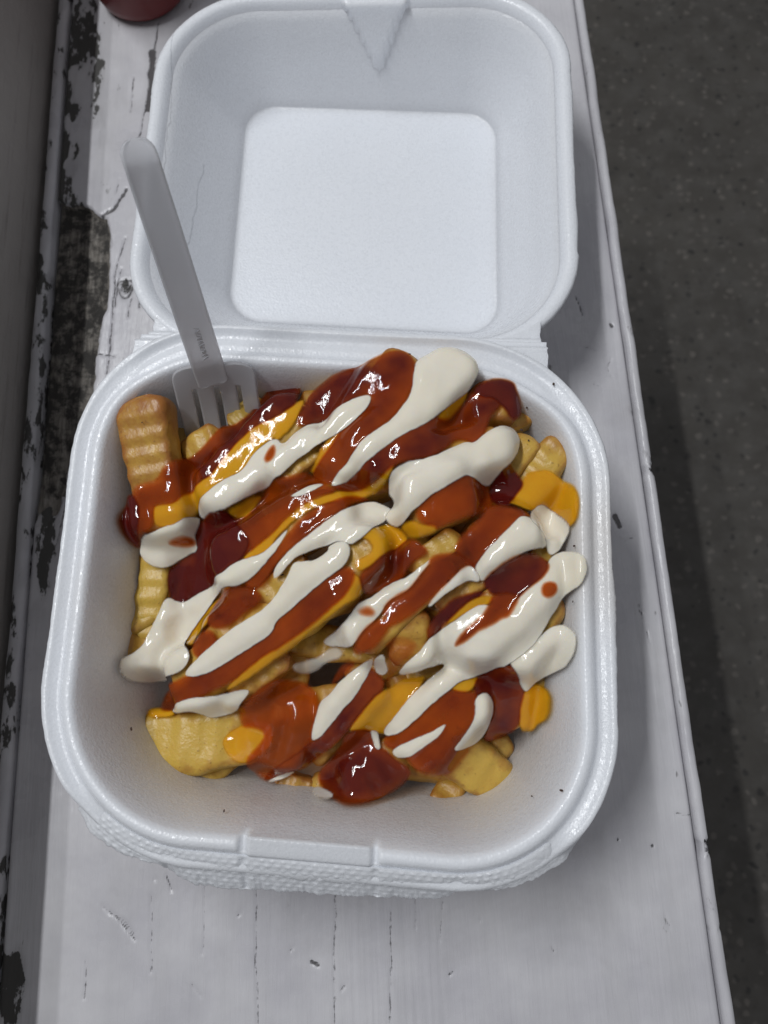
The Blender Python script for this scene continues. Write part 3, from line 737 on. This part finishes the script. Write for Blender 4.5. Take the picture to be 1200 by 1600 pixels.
fry_px((660, 735), (790, 695), 66, 70, 66, 'sauce covered fry under the largest mayonnaise blob', 0.8, group=GF, ripple=0.0002)

fry_px((908, 872), (868, 940), 44, 56, 52, 'sauce covered fry under the mayonnaise end touching the right wall', 0.8, show=False, group=GF, ripple=0.0002)
fry_px((900, 1000), (835, 1040), 46, 46, 42, 'sauce covered fry under the lower mayonnaise lobe by the right wall', 0.8, show=False, group=GF, ripple=0.0002)
fry_px((572, 592), (488, 648), 56, 63, 59, 'sauce covered fry under the left limb of the arched ketchup loop', 0.8, group=GF, ripple=0.0002)
fry_px((482, 1222), (548, 1242), 40, 22, 20, 'short fry end under the small mayonnaise drop at the bottom edge', 0.8, group=GF, ripple=0.0002)
# the rest of the pile: seen only as glimpses between the sauces
fill = []
for gxx in range(-60, 80, 22):
    for gyy in range(-60, 74, 19):
        x = gxx + random.uniform(-4, 4); y = gyy + random.uniform(-4, 4)
        s = float(sample(sdist, x * MM, y * MM))
        if s < 0.011: continue
        fill.append((x * MM, y * MM))
GLIMPSED = iter(['golden fry end behind the mayonnaise tail at the left wall', 'fry in the gap just above the left mayonnaise tail', 'sliver of fry under the dark ketchup pool below the small mayonnaise blob', 'golden fry sliver beside the browned fry tip near the fork', 'fry lying under the pale lumpy fry at the lower left', 'thin slice of fry between the two left mayonnaise stripes', 'fry sliver at the lower edge of the dark ketchup pool', 'fry sliver between the first mayonnaise stripe and the dark ketchup pool', 'fry in the shaded gap above the short mayonnaise stripe at the bottom', 'shaded fry in the hollow below the long ketchup band', 'fry showing under the first mayonnaise stripe, upper left', 'fry between the bottom mayonnaise stripe and the yellow cheese patch', 'largest bare golden fry in the dark hollow at the heap centre', 'fry crossing behind the mayonnaise left of the striped ketchup run', 'bare fry below the cheese streak left of the largest mayonnaise blob', 'fry underneath the striped sauces at the bottom right of centre', 'fry beside the small mayonnaise speck in the centre', 'fry slice below the ketchup run over mayonnaise, centre right', 'fry slice just below the drip of the largest mayonnaise blob', 'small orange brown fry left of the stubby fry end at the bottom', 'fry under the notch between two mayonnaise branches, lower centre', 'fry slice below the orange ketchup patch, right of centre', 'fry slice wedged beneath the orange ketchup patch', 'fry behind the right end of the largest mayonnaise blob'])
BURIED = [3, 6, 7, 11, 14, 15, 16, 18, 22, 24, 26, 30, 31, 32, 34, 36, 40, 41, 42, 43, 44]    # lie wholly under other things: they only prop up the pile
for k, (x, y) in enumerate(fill):
    ang = math.radians(random.gauss(38, 28)); L = random.uniform(0.036, 0.052); dx, dy = math.cos(ang) * L / 2, math.sin(ang) * L / 2
    za = float(sample(HEAP, x - dx, y - dy)); zb = float(sample(HEAP, x + dx, y + dy)); zm = float(sample(HEAP, x, y))
    off = 0.0115 + random.uniform(0, 0.004)
    m = min(zm, 0.5 * (za + zb)); sl = max(-0.5, min(0.5, (zb - za) / L))
    place_fry((x - dx, y - dy, m - off - sl * L / 2), (x + dx, y + dy, m - off + sl * L / 2), random.uniform(0.010, 0.0125), random.uniform(0.009, 0.011), 500 + k,
              next(GLIMPSED) if k not in BURIED else '', 'fries buried in the heap', tone=random.uniform(0.2, 0.6), brown=random.uniform(-0.05, 0.2), roll=random.uniform(-0.3, 0.3), show=k not in BURIED)

# ------------------------------------------------------------------ sauces: ribbons draped over the pile, in pouring order
def dilate(A, r):
    for ax in (0, 1):
        B = A.copy()
        for k in range(1, r + 1): B = np.maximum(B, np.maximum(np.roll(A, k, ax), np.roll(A, -k, ax)))
        A = B
    return A
FRY_TOP = dilate(FRY_TOP, 1)
PILE = dilate(np.maximum(np.maximum(FRY_TOP, HEAP - 0.0095), TRAY), 1)
H = gauss(dilate(PILE, 1), 2.2) + 0.0006
sauce_roots = {}
for nm, lab, cat in (('cheese_sauce', 'yellow orange cheese sauce drizzled in diagonal streaks over the fries', 'cheese sauce'),
                     ('ketchup', 'glossy dark red ketchup drizzled in diagonal bands over the fries', 'ketchup'),
                     ('mayonnaise', 'creamy white mayonnaise drizzled in thick diagonal stripes over the fries', 'mayonnaise')):
    o = empty(nm, (0, 0, 0)); tag(o, lab, cat); sauce_roots[nm] = o
SM = dict(c=('cheese_sauce', M_CHEESE, 0.0006, 0.0011), k=('ketchup', M_KETCHUP, 0.0008, 0.0013), m=('mayonnaise', M_MAYO, 0.0017, 0.00042))
# study windows of the photograph: origin and scale of the coordinates used below
WIN = dict(A=(180, 540, 4.8), B=(430, 540, 4.8), C=(670, 540, 4.8), D=(180, 780, 4.8), E=(430, 780, 4.8), F=(670, 780, 4.8), G=(400, 1010, 4.8), I=(600, 1010, 4.0), H=(160, 880, 3.0), P=(0, 0, 1.0))
def parse(txt):
    out = []; w = None
    for tok in txt.split():
        if tok[0].isalpha(): w = WIN[tok[0]]; tok = tok[1:]
        a, b = tok.split(','); out.append((w[0] + float(a) / w[2], w[1] + float(b) / w[2]))
    return out
def chaikin(P, n=2):
    P = np.array(P)
    for _ in range(n):
        Q = np.roll(P, -1, 0); P = np.stack([0.75 * P + 0.25 * Q, 0.25 * P + 0.75 * Q], 1).reshape(-1, 2)
    return P
LEVEL = np.zeros((GN, GN), int); PATCHES = []
def patch(kind, txt, dark=0.6, fat=1.0, veil=1.0, soft=1.0):
    """one run of sauce: outline -> thickness field over the pile"""
    global H
    nm, mat, tk, es = SM[kind]; es = es * soft
    base_h = gauss(H, 2.2)
    pts = parse(txt)
    W = chaikin([hit(px, py, base_h, tk * fat * 0.5)[:2] for px, py in pts], 2)
    lo = W.min(0) - 0.003; hi = W.max(0) + 0.003
    i0, j0 = np.floor((lo + 0.1) / 0.0005).astype(int).clip(1, GN - 3); i1, j1 = np.ceil((hi + 0.1) / 0.0005).astype(int).clip(2, GN - 2)
    sl = np.s_[i0:i1 + 1, j0:j1 + 1]; X, Y = GX[sl], GY[sl]
    ins_ = np.zeros(X.shape, bool); dm = np.full(X.shape, 9.0)
    for a, b in zip(W, np.roll(W, -1, 0)):
        c = ((a[1] > Y) != (b[1] > Y)) & (X < (b[0] - a[0]) * (Y - a[1]) / (b[1] - a[1] + 1e-15) + a[0]); ins_ ^= c
        d = b - a; t = np.clip(((X - a[0]) * d[0] + (Y - a[1]) * d[1]) / max(d @ d, 1e-14), 0, 1)
        dm = np.minimum(dm, np.hypot(X - a[0] - t * d[0], Y - a[1] - t * d[1]))
    sd = np.where(ins_, dm, -dm) + 0.0005 * (fbm(X * 420, Y * 420, len(PATCHES) + 5) - 0.5)
    th = tk * fat * (1 - np.exp(-np.maximum(sd, 0) / 0.0017)) * (0.8 + 0.4 * fbm(X * 130, Y * 130, 201))
    bridge = gauss(H, 4.0)[sl]
    k = smooth01(sd / 0.0012)
    H = H.copy(); H[sl] = H[sl] * (1 - k) + np.maximum(H[sl], 0.6 * bridge + 0.4 * H[sl]) * k + th
    film = smooth01((sd + es) / (2 * es)) * veil
    if kind == 'k': film = film * (0.50 + 0.50 * dark) * (0.86 + 0.28 * (fbm(X * 90, Y * 90, 211) - 0.3)).clip(0, 1.1)
    body = np.clip(dark + 1.15 * (fbm(X * 65, Y * 65, 221) - 0.47) + 0.22 * (np.clip(sd / 0.004, 0, 1) - 0.5), 0, 1)
    use = sd > -(es + 0.0004)
    lev = int(LEVEL[sl][use].max()) + 1
    L_ = LEVEL[sl]; L_[use] = lev; LEVEL[sl] = L_
    PATCHES.append((nm, mat, sl, use, film.clip(0, 1), body, th, lev))

def pour():
    """build every run of sauce on the common, run-together surface"""
    T = gauss(np.maximum(gauss(dilate(H, 1), 1.4), gauss(PILE, 1.5) + 0.0007), 1.2)
    for nm, mat, sl, use, film, body, th, lev in PATCHES:
        X, Y = GX[sl], GY[sl]; Z_ = T[sl] + lev * 0.00010
        cell = use[:-1, :-1] & use[1:, :-1] & use[1:, 1:] & use[:-1, 1:]
        idx = -np.ones(X.shape, int); vm = np.zeros(X.shape, bool)
        vm[:-1, :-1] |= cell; vm[1:, :-1] |= cell; vm[1:, 1:] |= cell; vm[:-1, 1:] |= cell
        n = int(vm.sum())
        if n < 6: continue
        idx[vm] = np.arange(n)
        top = np.stack([X[vm], Y[vm], Z_[vm]], -1); bot = top - np.stack([0 * X[vm], 0 * X[vm], th[vm] + 0.0004], -1)
        q = np.stack([idx[:-1, :-1], idx[1:, :-1], idx[1:, 1:], idx[:-1, 1:]], -1)[cell]
        F = [tuple(f) for f in q.tolist()] + [tuple(f) for f in (q[:, ::-1] + n).tolist()]
        ed = {}
        for f in q.tolist():
            for a, b in zip(f, f[1:] + f[:1]):
                if (b, a) in ed: del ed[(b, a)]
                else: ed[(a, b)] = 1
        F += [(b, a, a + n, b + n) for a, b in ed]
        mesh_obj('ribbon', np.concatenate([top, bot]), F, mat, sauce_roots[nm], True, dict(film=np.r_[film[vm], film[vm] * 0.0], body=np.r_[body[vm], body[vm]]))

R = patch
# cheese sauce
R('c', 'B230,390 180,520 130,600 60,680 0,720 A1200,680 1050,800 1000,900 930,960 820,1010 740,1070 660,1160 D640,60 600,150 450,200 360,215 300,190 285,100 300,50 A450,1190 560,1100 680,1010 770,900 850,780 950,690 1050,600 1200,540 B100,480')
R('c', 'B530,610 450,740 390,850 310,965 265,955 310,870 370,740 440,670')
R('c', 'D850,110 950,50 1060,-10 1110,-10 1060,70 990,160 900,140')
R('c', 'B865,870 890,900 850,1010 770,1100 640,1150 560,1190 E430,20 280,70 150,150 70,230 0,300 D1180,360 1090,420 950,460 1010,390 1100,320 1200,235 E70,160 180,70 280,0 B300,1160 450,1105 620,1085 740,1050 820,970')
R('c', 'C300,340 265,430 190,545 130,610 50,590 100,500 200,410')
R('c', 'E830,190 930,220 1000,300 960,350 880,390 800,430 700,510 620,545 590,470 690,430 740,370 700,300 640,290 740,225')
R('c', 'E940,215 1040,165 1110,205 1210,185 1210,240 1120,285 1040,305 980,265')
R('c', 'C730,960 800,940 900,930 980,1000 1060,1040 1110,1110 1125,1190 F1110,140 1060,205 1030,205 980,150 900,80 830,50 770,95 700,70 600,30 C590,1190 640,1120 690,1050', fat=1.6)
R('c', 'D830,660 880,660 810,750 740,830 710,930 630,1010 590,1095 550,1085 535,1050 615,930 695,820')
R('c', 'E560,560 630,580 662,680 630,745 500,805 400,890 250,1010 100,1140 -20,1215 H700,535 580,605 600,565 700,475 800,395 E0,1130 200,975 350,845 450,735')
R('c', 'H215,700 250,675 340,690 340,715 230,728')
R('c', 'H560,845 590,800 640,765 720,735 800,755 800,850 750,890 700,930 640,935 595,910')
R('c', 'G930,340 1010,320 1090,245 I190,200 270,185 160,340 85,430 25,500 0,540 G960,650 800,630 685,635 760,530 840,430')
R('c', 'F500,735 445,795 350,815 250,875 150,940 125,920 215,835 300,765 400,725')
R('c', 'I860,290 960,225 1030,285 1025,380 1012,460 950,485 930,525 850,535 835,400', fat=1.3)
R('c', 'I610,185 545,275 480,295 410,268 480,210')
# ketchup
R('k', 'A1150,300 1200,255 B90,245 170,290 190,350 170,430 90,480 0,535 A1050,605 950,695 850,795 770,895 700,995 600,1060 500,1000 470,905 560,845 640,785 720,695 830,605 940,570 1040,485 1100,400', 0.78)
R('k', 'A145,1050 220,1030 320,1005 360,915 440,870 560,850 650,950 650,1035 560,1110 450,1195 D300,45 290,100 295,190 250,265 200,335 175,290 165,150 A125,1150', 0.35, veil=0.92)
R('k', 'D60,100 95,10 130,-40 180,60 180,200 200,320 192,375 130,355 68,260 42,160', 0.98, fat=1.5)
R('k', 'B150,610 180,520 240,400 300,325 400,250 490,195 610,160 740,105 845,45 960,40 1035,90 1055,170 1055,260 1015,355 965,445 885,545 785,625 685,685 625,765 565,865 505,945 435,1035 380,1055 295,1015 280,970 335,880 415,755 515,615 635,540 700,450 725,360 640,380 540,430 470,510 390,575 250,605', 0.62, fat=1.5)
R('k', 'B415,1050 490,1040 560,1000 640,920 720,830 860,720 1000,640 1120,580 1200,545 C60,560 140,590 220,500 290,400 320,350 420,370 510,390 550,450 470,520 440,600 400,690 340,745 280,715 200,705 120,785 40,825 B1170,840 1050,865 900,895 830,970 740,1050 620,1090 500,1100', 0.6)
R('k', 'C325,345 400,285 480,250 560,250 635,278 665,370 690,450 690,525 650,565 615,555 590,500 540,440 480,390 400,385', 0.92, fat=1.6)
R('k', 'B-40,1060 60,1000 170,955 270,970 380,1045 480,1095 330,1135 210,1195 E170,75 60,165 D1200,245 1090,330 1000,410 900,450 840,330 860,140 980,155 1050,75 1120,-30', 0.35, veil=0.95)
R('k', 'D640,165 720,115 810,100 890,145 960,250 1015,325 945,465 860,505 800,565 750,645 680,695 560,755 480,800 425,765 405,650 405,540 480,475 600,400 612,300', 0.95, fat=1.4)
R('k', 'E720,8 640,22 540,68 430,132 330,208 220,292 130,362 60,432 -10,530 D1140,610 1060,690 960,655 1060,565 1150,455 E0,398 50,322 110,238 200,132 320,60 450,8 600,-25', 0.42)
R('k', 'C0,1135 90,1070 200,1005 280,960 345,985 415,1040 460,1085 485,1180 F465,65 380,125 280,145 160,195 60,235 E1200,205 1100,195 1025,110', 0.3, fat=1.5)
R('k', 'C455,1080 485,1005 535,935 600,900 645,950 685,1000 705,1050 645,1125 595,1195 F590,50 520,60 465,0', 1.0, fat=1.5)
R('k', 'F195,355 245,265 320,205 395,125 435,55 540,50 640,70 725,95 775,150 705,140 655,175 575,255 495,335 425,405 372,475 345,515 280,510 195,425', 0.45, fat=1.3)
R('k', 'F455,700 380,725 290,765 210,845 130,930 40,1025 -15,1050 -5,940 90,835 170,745 280,715 370,695', 0.85)
R('k', 'D855,665 960,650 1065,675 1110,740 1065,805 985,845 920,905 860,955 780,975 705,965 695,910 738,810 800,735', 0.6, veil=0.85)
R('k', 'D690,975 745,995 768,1080 745,1145 700,1195 640,1205 585,1165 585,1100 630,1028', 0.5)
R('k', 'E490,520 555,500 605,560 562,685 480,775 350,885 200,1005 0,1140 H800,410 700,480 600,568 480,618 380,648 320,700 270,675 288,608 340,555 400,520 500,505 600,445 700,385 800,315 E0,910 110,820 230,710 340,622 430,550', 0.42, fat=1.2)
R('k', 'E820,1075 900,1020 1000,1030 1085,1090 1005,1195 G1075,140 1065,205 1000,278 955,245 985,190 970,120 985,40', 0.2, veil=0.6)
R('k', 'E1000,305 1080,325 1160,400 1065,445 985,535 935,625 850,655 760,705 680,725 645,645 635,560 720,500 820,420 900,378 960,335', 0.62)
R('k', 'H635,700 690,635 760,565 850,540 960,555 1015,630 1015,720 988,830 942,905 870,965 800,1005 750,1020 695,972 675,910 728,860 768,800 715,770 648,770', 0.18, fat=1.5)
R('k', 'G865,145 905,200 965,260 945,335 885,375 825,455 745,555 685,635 605,725 505,805 405,885 325,925 200,955 100,1005 55,985 200,875 330,795 415,715 475,685 555,585 635,485 735,375 805,255', 0.8)
R('k', 'G685,640 800,620 872,635 925,760 962,770 1022,830 1062,860 1165,920 1155,980 1085,1055 950,1125 830,1170 700,1185 605,1155 525,1085 465,1025 462,950 555,855 635,755', 0.72, fat=1.8)
R('k', 'I585,180 700,125 835,125 855,190 875,285 855,355 845,445 835,505 780,545 700,585 615,595 655,490 690,390 660,300 600,290 570,325 555,280', 0.8)
R('k', 'I415,262 500,285 575,275 590,400 565,485 500,575 540,645 480,705 412,805 320,805 228,795 165,745 140,695 100,640 40,645 -5,605 5,558 90,540 180,470 250,400 330,325', 0.32, fat=1.3)
R('k', 'G590,220 640,140 720,110 750,130 700,190 620,260 560,300', 0.6, veil=0.8)
# mayonnaise
R('m', 'G270,130 380,105 480,75 560,0 645,15 650,85 525,120 480,175 380,215 295,195', fat=0.5, veil=0.55, soft=2)
R('m', 'G430,1060 480,1050 540,1075 590,1110 560,1140 490,1135 440,1105', fat=0.8)
R('m', 'B1040,200 1060,110 1200,35 C100,15 230,28 322,88 375,170 362,245 300,345 200,425 60,535 -10,575 B1120,588 1000,645 860,728 720,838 640,928 560,1010 480,1050 415,1050 450,980 535,895 595,795 655,705 775,625 875,555 970,445 1025,345', fat=1.7)
R('m', 'B725,362 695,470 545,612 400,695 280,775 160,855 60,965 -10,1018 A1110,1085 1000,1145 880,1205 D800,95 700,130 645,150 632,60 A645,1190 695,1105 755,1045 835,995 935,955 992,895 1045,805 1200,685 B60,755 130,675 230,605 390,565 500,455 620,385', fat=1.4)
R('m', 'D190,380 205,330 285,255 340,220 450,195 600,145 645,145 625,240 605,300 620,390 560,415 480,465 400,512 320,518 238,478 195,425', fat=1.7)
R('m', 'E105,220 50,268 -5,333 D1100,418 960,455 860,505 800,565 750,635 640,708 490,792 400,725 348,815 298,925 248,1015 212,1105 P193,1030 190,1040 199,1059 223,1068 253,1065 288,1050 300,1022 292,1003 D545,1060 625,930 705,820 765,722 832,665 955,648 1065,555 1155,452 E0,395 52,322', fat=1.1)
R('m', 'E880,88 842,152 780,195 680,265 600,325 560,340 480,315 400,345 280,385 170,425 110,485 40,565 -10,605 -12,540 58,438 128,366 218,296 328,212 428,136 540,70 660,24 750,20 832,56', fat=1.4)
R('m', 'E400,362 460,328 520,312 564,360 558,432 512,504 430,565 340,635 230,725 110,835 0,925 H800,325 700,395 600,455 500,515 420,535 382,522 438,456 538,366 638,286 D1098,846 1198,740 E48,656 98,586 138,476 200,468 290,468 360,428 408,388', fat=1.4)
R('m', 'B850,1040 885,935 980,875 1100,856 1200,825 C110,800 200,755 280,718 340,738 400,675 480,625 560,605 632,618 676,680 684,742 652,832 600,905 540,945 490,1015 450,1065 388,1045 330,990 280,972 200,1015 100,1075 20,1115 E1100,35 1022,92 992,152 930,214 868,198 820,145 855,90 900,52 880,-5 B860,1130', fat=2.2)
R('m', 'F345,510 378,460 428,388 498,318 578,238 658,158 700,126 762,146 822,206 874,288 886,362 800,374 720,394 640,444 560,494 480,554 400,625 358,562', fat=1.8)
R('m', 'F765,92 830,45 902,76 954,116 1004,166 1046,208 1044,262 1002,344 960,404 908,426 880,360 866,290 815,210 755,152', fat=1.3)
R('m', 'F855,1010 920,955 1000,940 1064,966 1106,1040 1096,1120 I1156,90 1122,134 1002,190 932,240 890,290 856,252 840,180 795,125 785,85', fat=1.7)
R('m', 'F885,480 940,416 1000,396 1080,396 1174,436 1190,520 1144,644 1052,694 984,764 934,854 884,934 844,1014 784,1094 694,1174 I760,124 700,134 590,184 472,219 422,264 332,329 252,404 182,474 92,544 20,562 -4,535 18,498 78,428 148,333 218,260 288,203 373,133 372,108 300,128 220,158 110,182 86,165 158,88 238,18 F-4,1056 78,996 158,936 278,856 358,800 450,790 520,875 598,856 648,766 718,686 798,616 868,546', fat=1.6)
R('m', 'E1205,432 1100,492 1000,582 930,612 848,644 758,714 648,774 595,828 555,896 475,986 362,1060 375,1096 480,1106 572,1116 604,1064 684,964 764,894 804,834 834,784 884,744 1004,684 1064,604 1124,524', fat=1.3)
R('m', 'F-5,805 28,738 108,658 178,588 238,528 290,494 334,516 386,592 374,626 300,606 232,646 132,706 62,766 10,806', fat=1.2)
R('m', 'G886,92 866,160 806,270 744,372 644,482 564,582 484,684 415,716 424,620 454,518 484,405 554,362 614,282 696,202 798,132', fat=1.3)
R('m', 'G884,105 952,52 976,130 992,192 940,222 894,184')
R('m', 'H325,692 346,656 430,630 540,625 650,594 696,594 655,652 634,694 572,714 510,727 458,704 400,694 348,704', fat=1.2)
R('m', 'I45,662 78,626 198,575 298,535 398,472 346,562 244,634 152,695 88,695', fat=1.2)
R('m', 'I565,330 620,284 664,306 686,390 655,492 604,584 522,634 424,660 486,578 554,478 574,400', fat=1.2)
R('m', 'B105,1140 198,1088 298,1046 378,1042 302,1084 182,1134', fat=0.5)
R('m', 'G856,626 914,636 926,700 936,774 896,764 876,700', fat=0.5, veil=0.8)
R('m', 'G95,1006 198,956 316,926 224,986 120,1016', fat=0.5)
# ketchup that ran over the mayonnaise
R('k', 'F190,395 280,445 345,500 290,500 240,530 180,590 110,660 30,740 -10,800 E1190,735 1100,815 1000,895 900,945 850,965 800,1055 740,1125 640,1175 585,1155 598,1080 678,958 768,900 812,895 806,838 836,776 896,726 1006,674 1076,584 1150,495 F0,445 80,405', 0.42, fat=1.2)
R('k', 'F395,622 480,545 560,485 640,435 720,420 822,425 886,468 896,532 834,604 742,664 682,734 620,745 540,725 450,712', 0.98, fat=1.5)
R('k', 'F465,718 560,698 684,718 654,792 604,884 542,904 462,954 362,994 282,1064 186,1120 206,1056 298,956 398,876 448,788', 0.5, veil=0.95)
R('k', 'F850,640 900,618 952,638 958,690 922,732 870,744 838,700', 0.15, veil=1.3, fat=0.6)
R('k', 'A1118,872 1138,808 1205,735 1210,830 1162,884', 0.1, veil=1.2, fat=0.5)
R('k', 'D395,342 480,302 602,298 614,362 500,374', 0.12, veil=1.2, fat=0.5)
R('k', 'E615,842 690,796 755,840 742,884 658,884', 0.25, veil=0.9, fat=0.3, soft=1.2)
pour()

# dark specks of spice and crumbs on the foam and the sauce
bm = bmesh.new()
for px, py in [(823, 637), (815, 672), (826, 688), (897, 853), (831, 1244), (877, 1235), (350, 1267), (205, 1139), (222, 660), (700, 908), (770, 604), (715, 1137), (478, 1150), (441, 898), (640, 553), (895, 940), (865, 600)]:
    q = hit(px, py, np.maximum(H, TRAY), 0.0002)
    r = random.uniform(0.00022, 0.0005)
    m = Matrix.Translation(q) @ Matrix.Rotation(random.uniform(0, 3), 4, 'Z') @ Matrix.Diagonal((r * random.uniform(1, 2.2), r, r * 0.7, 1))
    bmesh.ops.create_icosphere(bm, subdivisions=1, radius=1, matrix=m)
me = bpy.data.meshes.new('spice_specks'); bm.to_mesh(me); bm.free()
sp = NT('dark_spice'); me.materials.append(sp.set(color=(0.05, 0.022, 0.012), rough=0.6))
o = bpy.data.objects.new('spice_specks', me); COL.objects.link(o)
tag(o, 'tiny dark spice specks scattered on the foam and sauces', 'spice', kind='stuff')

# ------------------------------------------------------------------ fork
fork = empty('plastic_fork', tuple(unproject(328, 588, 0.071)))
tag(fork, 'white plastic fork stuck upright into the fries at the back left', 'fork')
FL = np.array(fork.location)
Nk = unproject(330, 588, 0.071); Tp = unproject(212, 226, 0.150)
view = CAM_LOC - 0.5 * (Nk + Tp); view /= np.linalg.norm(view)
ax = (Tp - Nk); LH = np.linalg.norm(ax); ax /= LH
wd = np.cross(ax, view); wd /= np.linalg.norm(wd); nr = np.cross(wd, ax)
if nr @ view < 0: nr = -nr
# handle: channel section swept along a slightly bowed axis
ns = 60; sec = []
tt = np.linspace(-0.05, 1, ns)
prof = [(-1.0, -0.35), (-1.0, 0.25), (-0.94, 0.55), (-0.84, 0.60), (-0.74, 0.34), (-0.4, 0.22), (0.0, 0.2), (0.4, 0.22), (0.74, 0.34), (0.84, 0.60), (0.94, 0.55), (1.0, 0.25), (1.0, -0.35), (0.7, -0.55), (0, -0.6), (-0.7, -0.55)]
Vh = []
for t in tt:
    w = np.interp(t, [-0.05, 0.05, 0.3, 0.6, 0.9, 1.0], [0.0112, 0.0114, 0.0112, 0.0108, 0.0102, 0.0098]) / 2
    th = 0.0017
    if t > 0.965: k = math.sqrt(max(0, 1 - ((t - 0.965) / 0.0355) ** 2)); w *= 0.45 + 0.55 * k
    bow = 0.0022 * math.sin(math.pi * min(max(t, 0), 1))
    c = Nk + ax * LH * t + nr * bow + (-nr * 0.004 * max(0, (t - 0.93) / 0.07) ** 2)
    for u, h in prof: Vh.append(c + wd * u * w + nr * h * th - FL)
npf = len(prof); F = []
for i in range(ns - 1):
    for j in range(npf):
        k = (j + 1) % npf; F.append((i * npf + j, i * npf + k, (i + 1) * npf + k, (i + 1) * npf + j))
F.append(tuple(range(npf))[::-1]); F.append(tuple((ns - 1) * npf + j for j in range(npf)))
handle = mesh_obj('handle', Vh, F, M_FORK, fork)
sub = handle.modifiers.new('sub', 'SUBSURF'); sub.levels = sub.render_levels = 1
# worn, unreadable raised marks on the handle
bm = bmesh.new()
for k in range(9):
    t = 0.27 - k * 0.019
    c = Nk + ax * LH * t + nr * (0.0022 * math.sin(math.pi * t) + 0.0005) - FL
    for q in range(2):
        off = (q - 0.5) * 0.0011 + random.uniform(-0.0003, 0.0003)
        m = Matrix((wd, ax, nr)).transposed().to_4x4(); m.translation = Vector(c + wd * (0.0002 + 0.35 * 0) + ax * off)
        m = m @ Matrix.Rotation(random.uniform(-0.5, 0.5), 4, 'Z') @ Matrix.Diagonal((random.uniform(0.0012, 0.0022), 0.00035, 0.0003, 1))
        bmesh.ops.create_cube(bm, size=1, matrix=m)
me = bpy.data.meshes.new('embossed_mark'); bm.to_mesh(me); bm.free(); me.materials.append(M_FORK)
o = bpy.data.objects.new('embossed_mark', me); COL.objects.link(o); o.parent = handle
# head: shoulders and four tines, curving forward down into the heap
hw_dir = unproject(392, 566, 0.070) - unproject(266, 592, 0.070); HWID = np.linalg.norm(hw_dir); hw_dir /= HWID
E0 = unproject(332, 580, 0.0715); E1 = unproject(356, 700, 0.040)
hax = E1 - E0; HL = np.linalg.norm(hax); hax /= HL
hw_dir -= hax * (hw_dir @ hax); hw_dir /= np.linalg.norm(hw_dir); hn = np.cross(hax, hw_dir)
if hn[2] < 0: hn = -hn
def fork_pt(u, s, h):
    """u across (-1..1), s along head (0..1), h thickness offset; the head is a shallow spoon"""
    bowl = -0.0035 * (1 - u * u) * math.sin(math.pi * min(1, s * 1.1)) 
    return E0 + hw_dir * u * HWID / 2 + hax * s * HL + hn * (h + bowl) - FL
def spread(s):                                     # half width of the head along its length
    k = math.sqrt(max(0, 1 - (1 - min(1, (s + 0.10) / 0.17)) ** 2)); return 0.36 + 0.64 * k
cuts = [-1.0, -0.97, -0.88, -0.75, -0.64, -0.595, -0.545, -0.49, -0.45, -0.30, -0.15, -0.065, 0.0, 0.065, 0.15, 0.30, 0.45, 0.49, 0.545, 0.595, 0.64, 0.75, 0.88, 0.97, 1.0]
slots = [(-0.60, -0.48), (-0.07, 0.07), (0.48, 0.60)]
svals = [-0.10, -0.085, -0.06, -0.03, 0.0, 0.05, 0.10, 0.15, 0.20, 0.215] + [0.215 + 0.785 * k / 16 for k in range(1, 17)]
Vt = []; F = []; nu = len(cuts)
for s_ in svals:
    for u in cuts: Vt.append(fork_pt(u * spread(s_), s_, 0))
for i in range(len(svals) - 1):
    sm = 0.5 * (svals[i] + svals[i + 1])
    for j in range(nu - 1):
        um = 0.5 * (cuts[j] + cuts[j + 1])
        if sm > 0.215 and any(a < um < b for a, b in slots): continue
        a = i * nu + j; F.append((a, a + 1, a + nu + 1, a + nu))
head = mesh_obj('tined_head', Vt, F, M_FORK, fork)
so = head.modifiers.new('thick', 'SOLIDIFY'); so.thickness = 0.0016; so.offset = 0
sb = head.modifiers.new('sub', 'SUBSURF'); sb.levels = sb.render_levels = 1

# ------------------------------------------------------------------ red bottle standing behind, only its foot in view
bc = unproject(228, -12, 0.0)
bot = empty('red_bottle', (bc[0], bc[1], 0.0009))
tag(bot, 'round foot of a dark red plastic bottle behind the lid corner', 'bottle')
def lathe(name, prof, mat, parent, n=64):
    V_ = [(r * math.cos(2 * math.pi * k / n), r * math.sin(2 * math.pi * k / n), z) for r, z in prof for k in range(n)]; F = []
    for i in range(len(prof) - 1):
        for k in range(n): q = (k + 1) % n; F.append((i * n + k, i * n + q, (i + 1) * n + q, (i + 1) * n + k))
    F.append(tuple(range(n))[::-1]); F.append(tuple((len(prof) - 1) * n + k for k in range(n)))
    return mesh_obj(name, V_, F, mat, parent)
lathe('body', [(0.010, 0.0012), (0.019, 0.0), (0.0215, 0.0005), (0.0240, 0.003), (0.0250, 0.007), (0.0250, 0.10), (0.0242, 0.112), (0.020, 0.124), (0.0145, 0.130), (0.0145, 0.134)], M_RED, bot)
lathe('nozzle', [(0.016, 0.1342), (0.016, 0.146), (0.012, 0.149), (0.006, 0.172), (0.0025, 0.186), (0.002, 0.187)], M_REDCAP, bot)
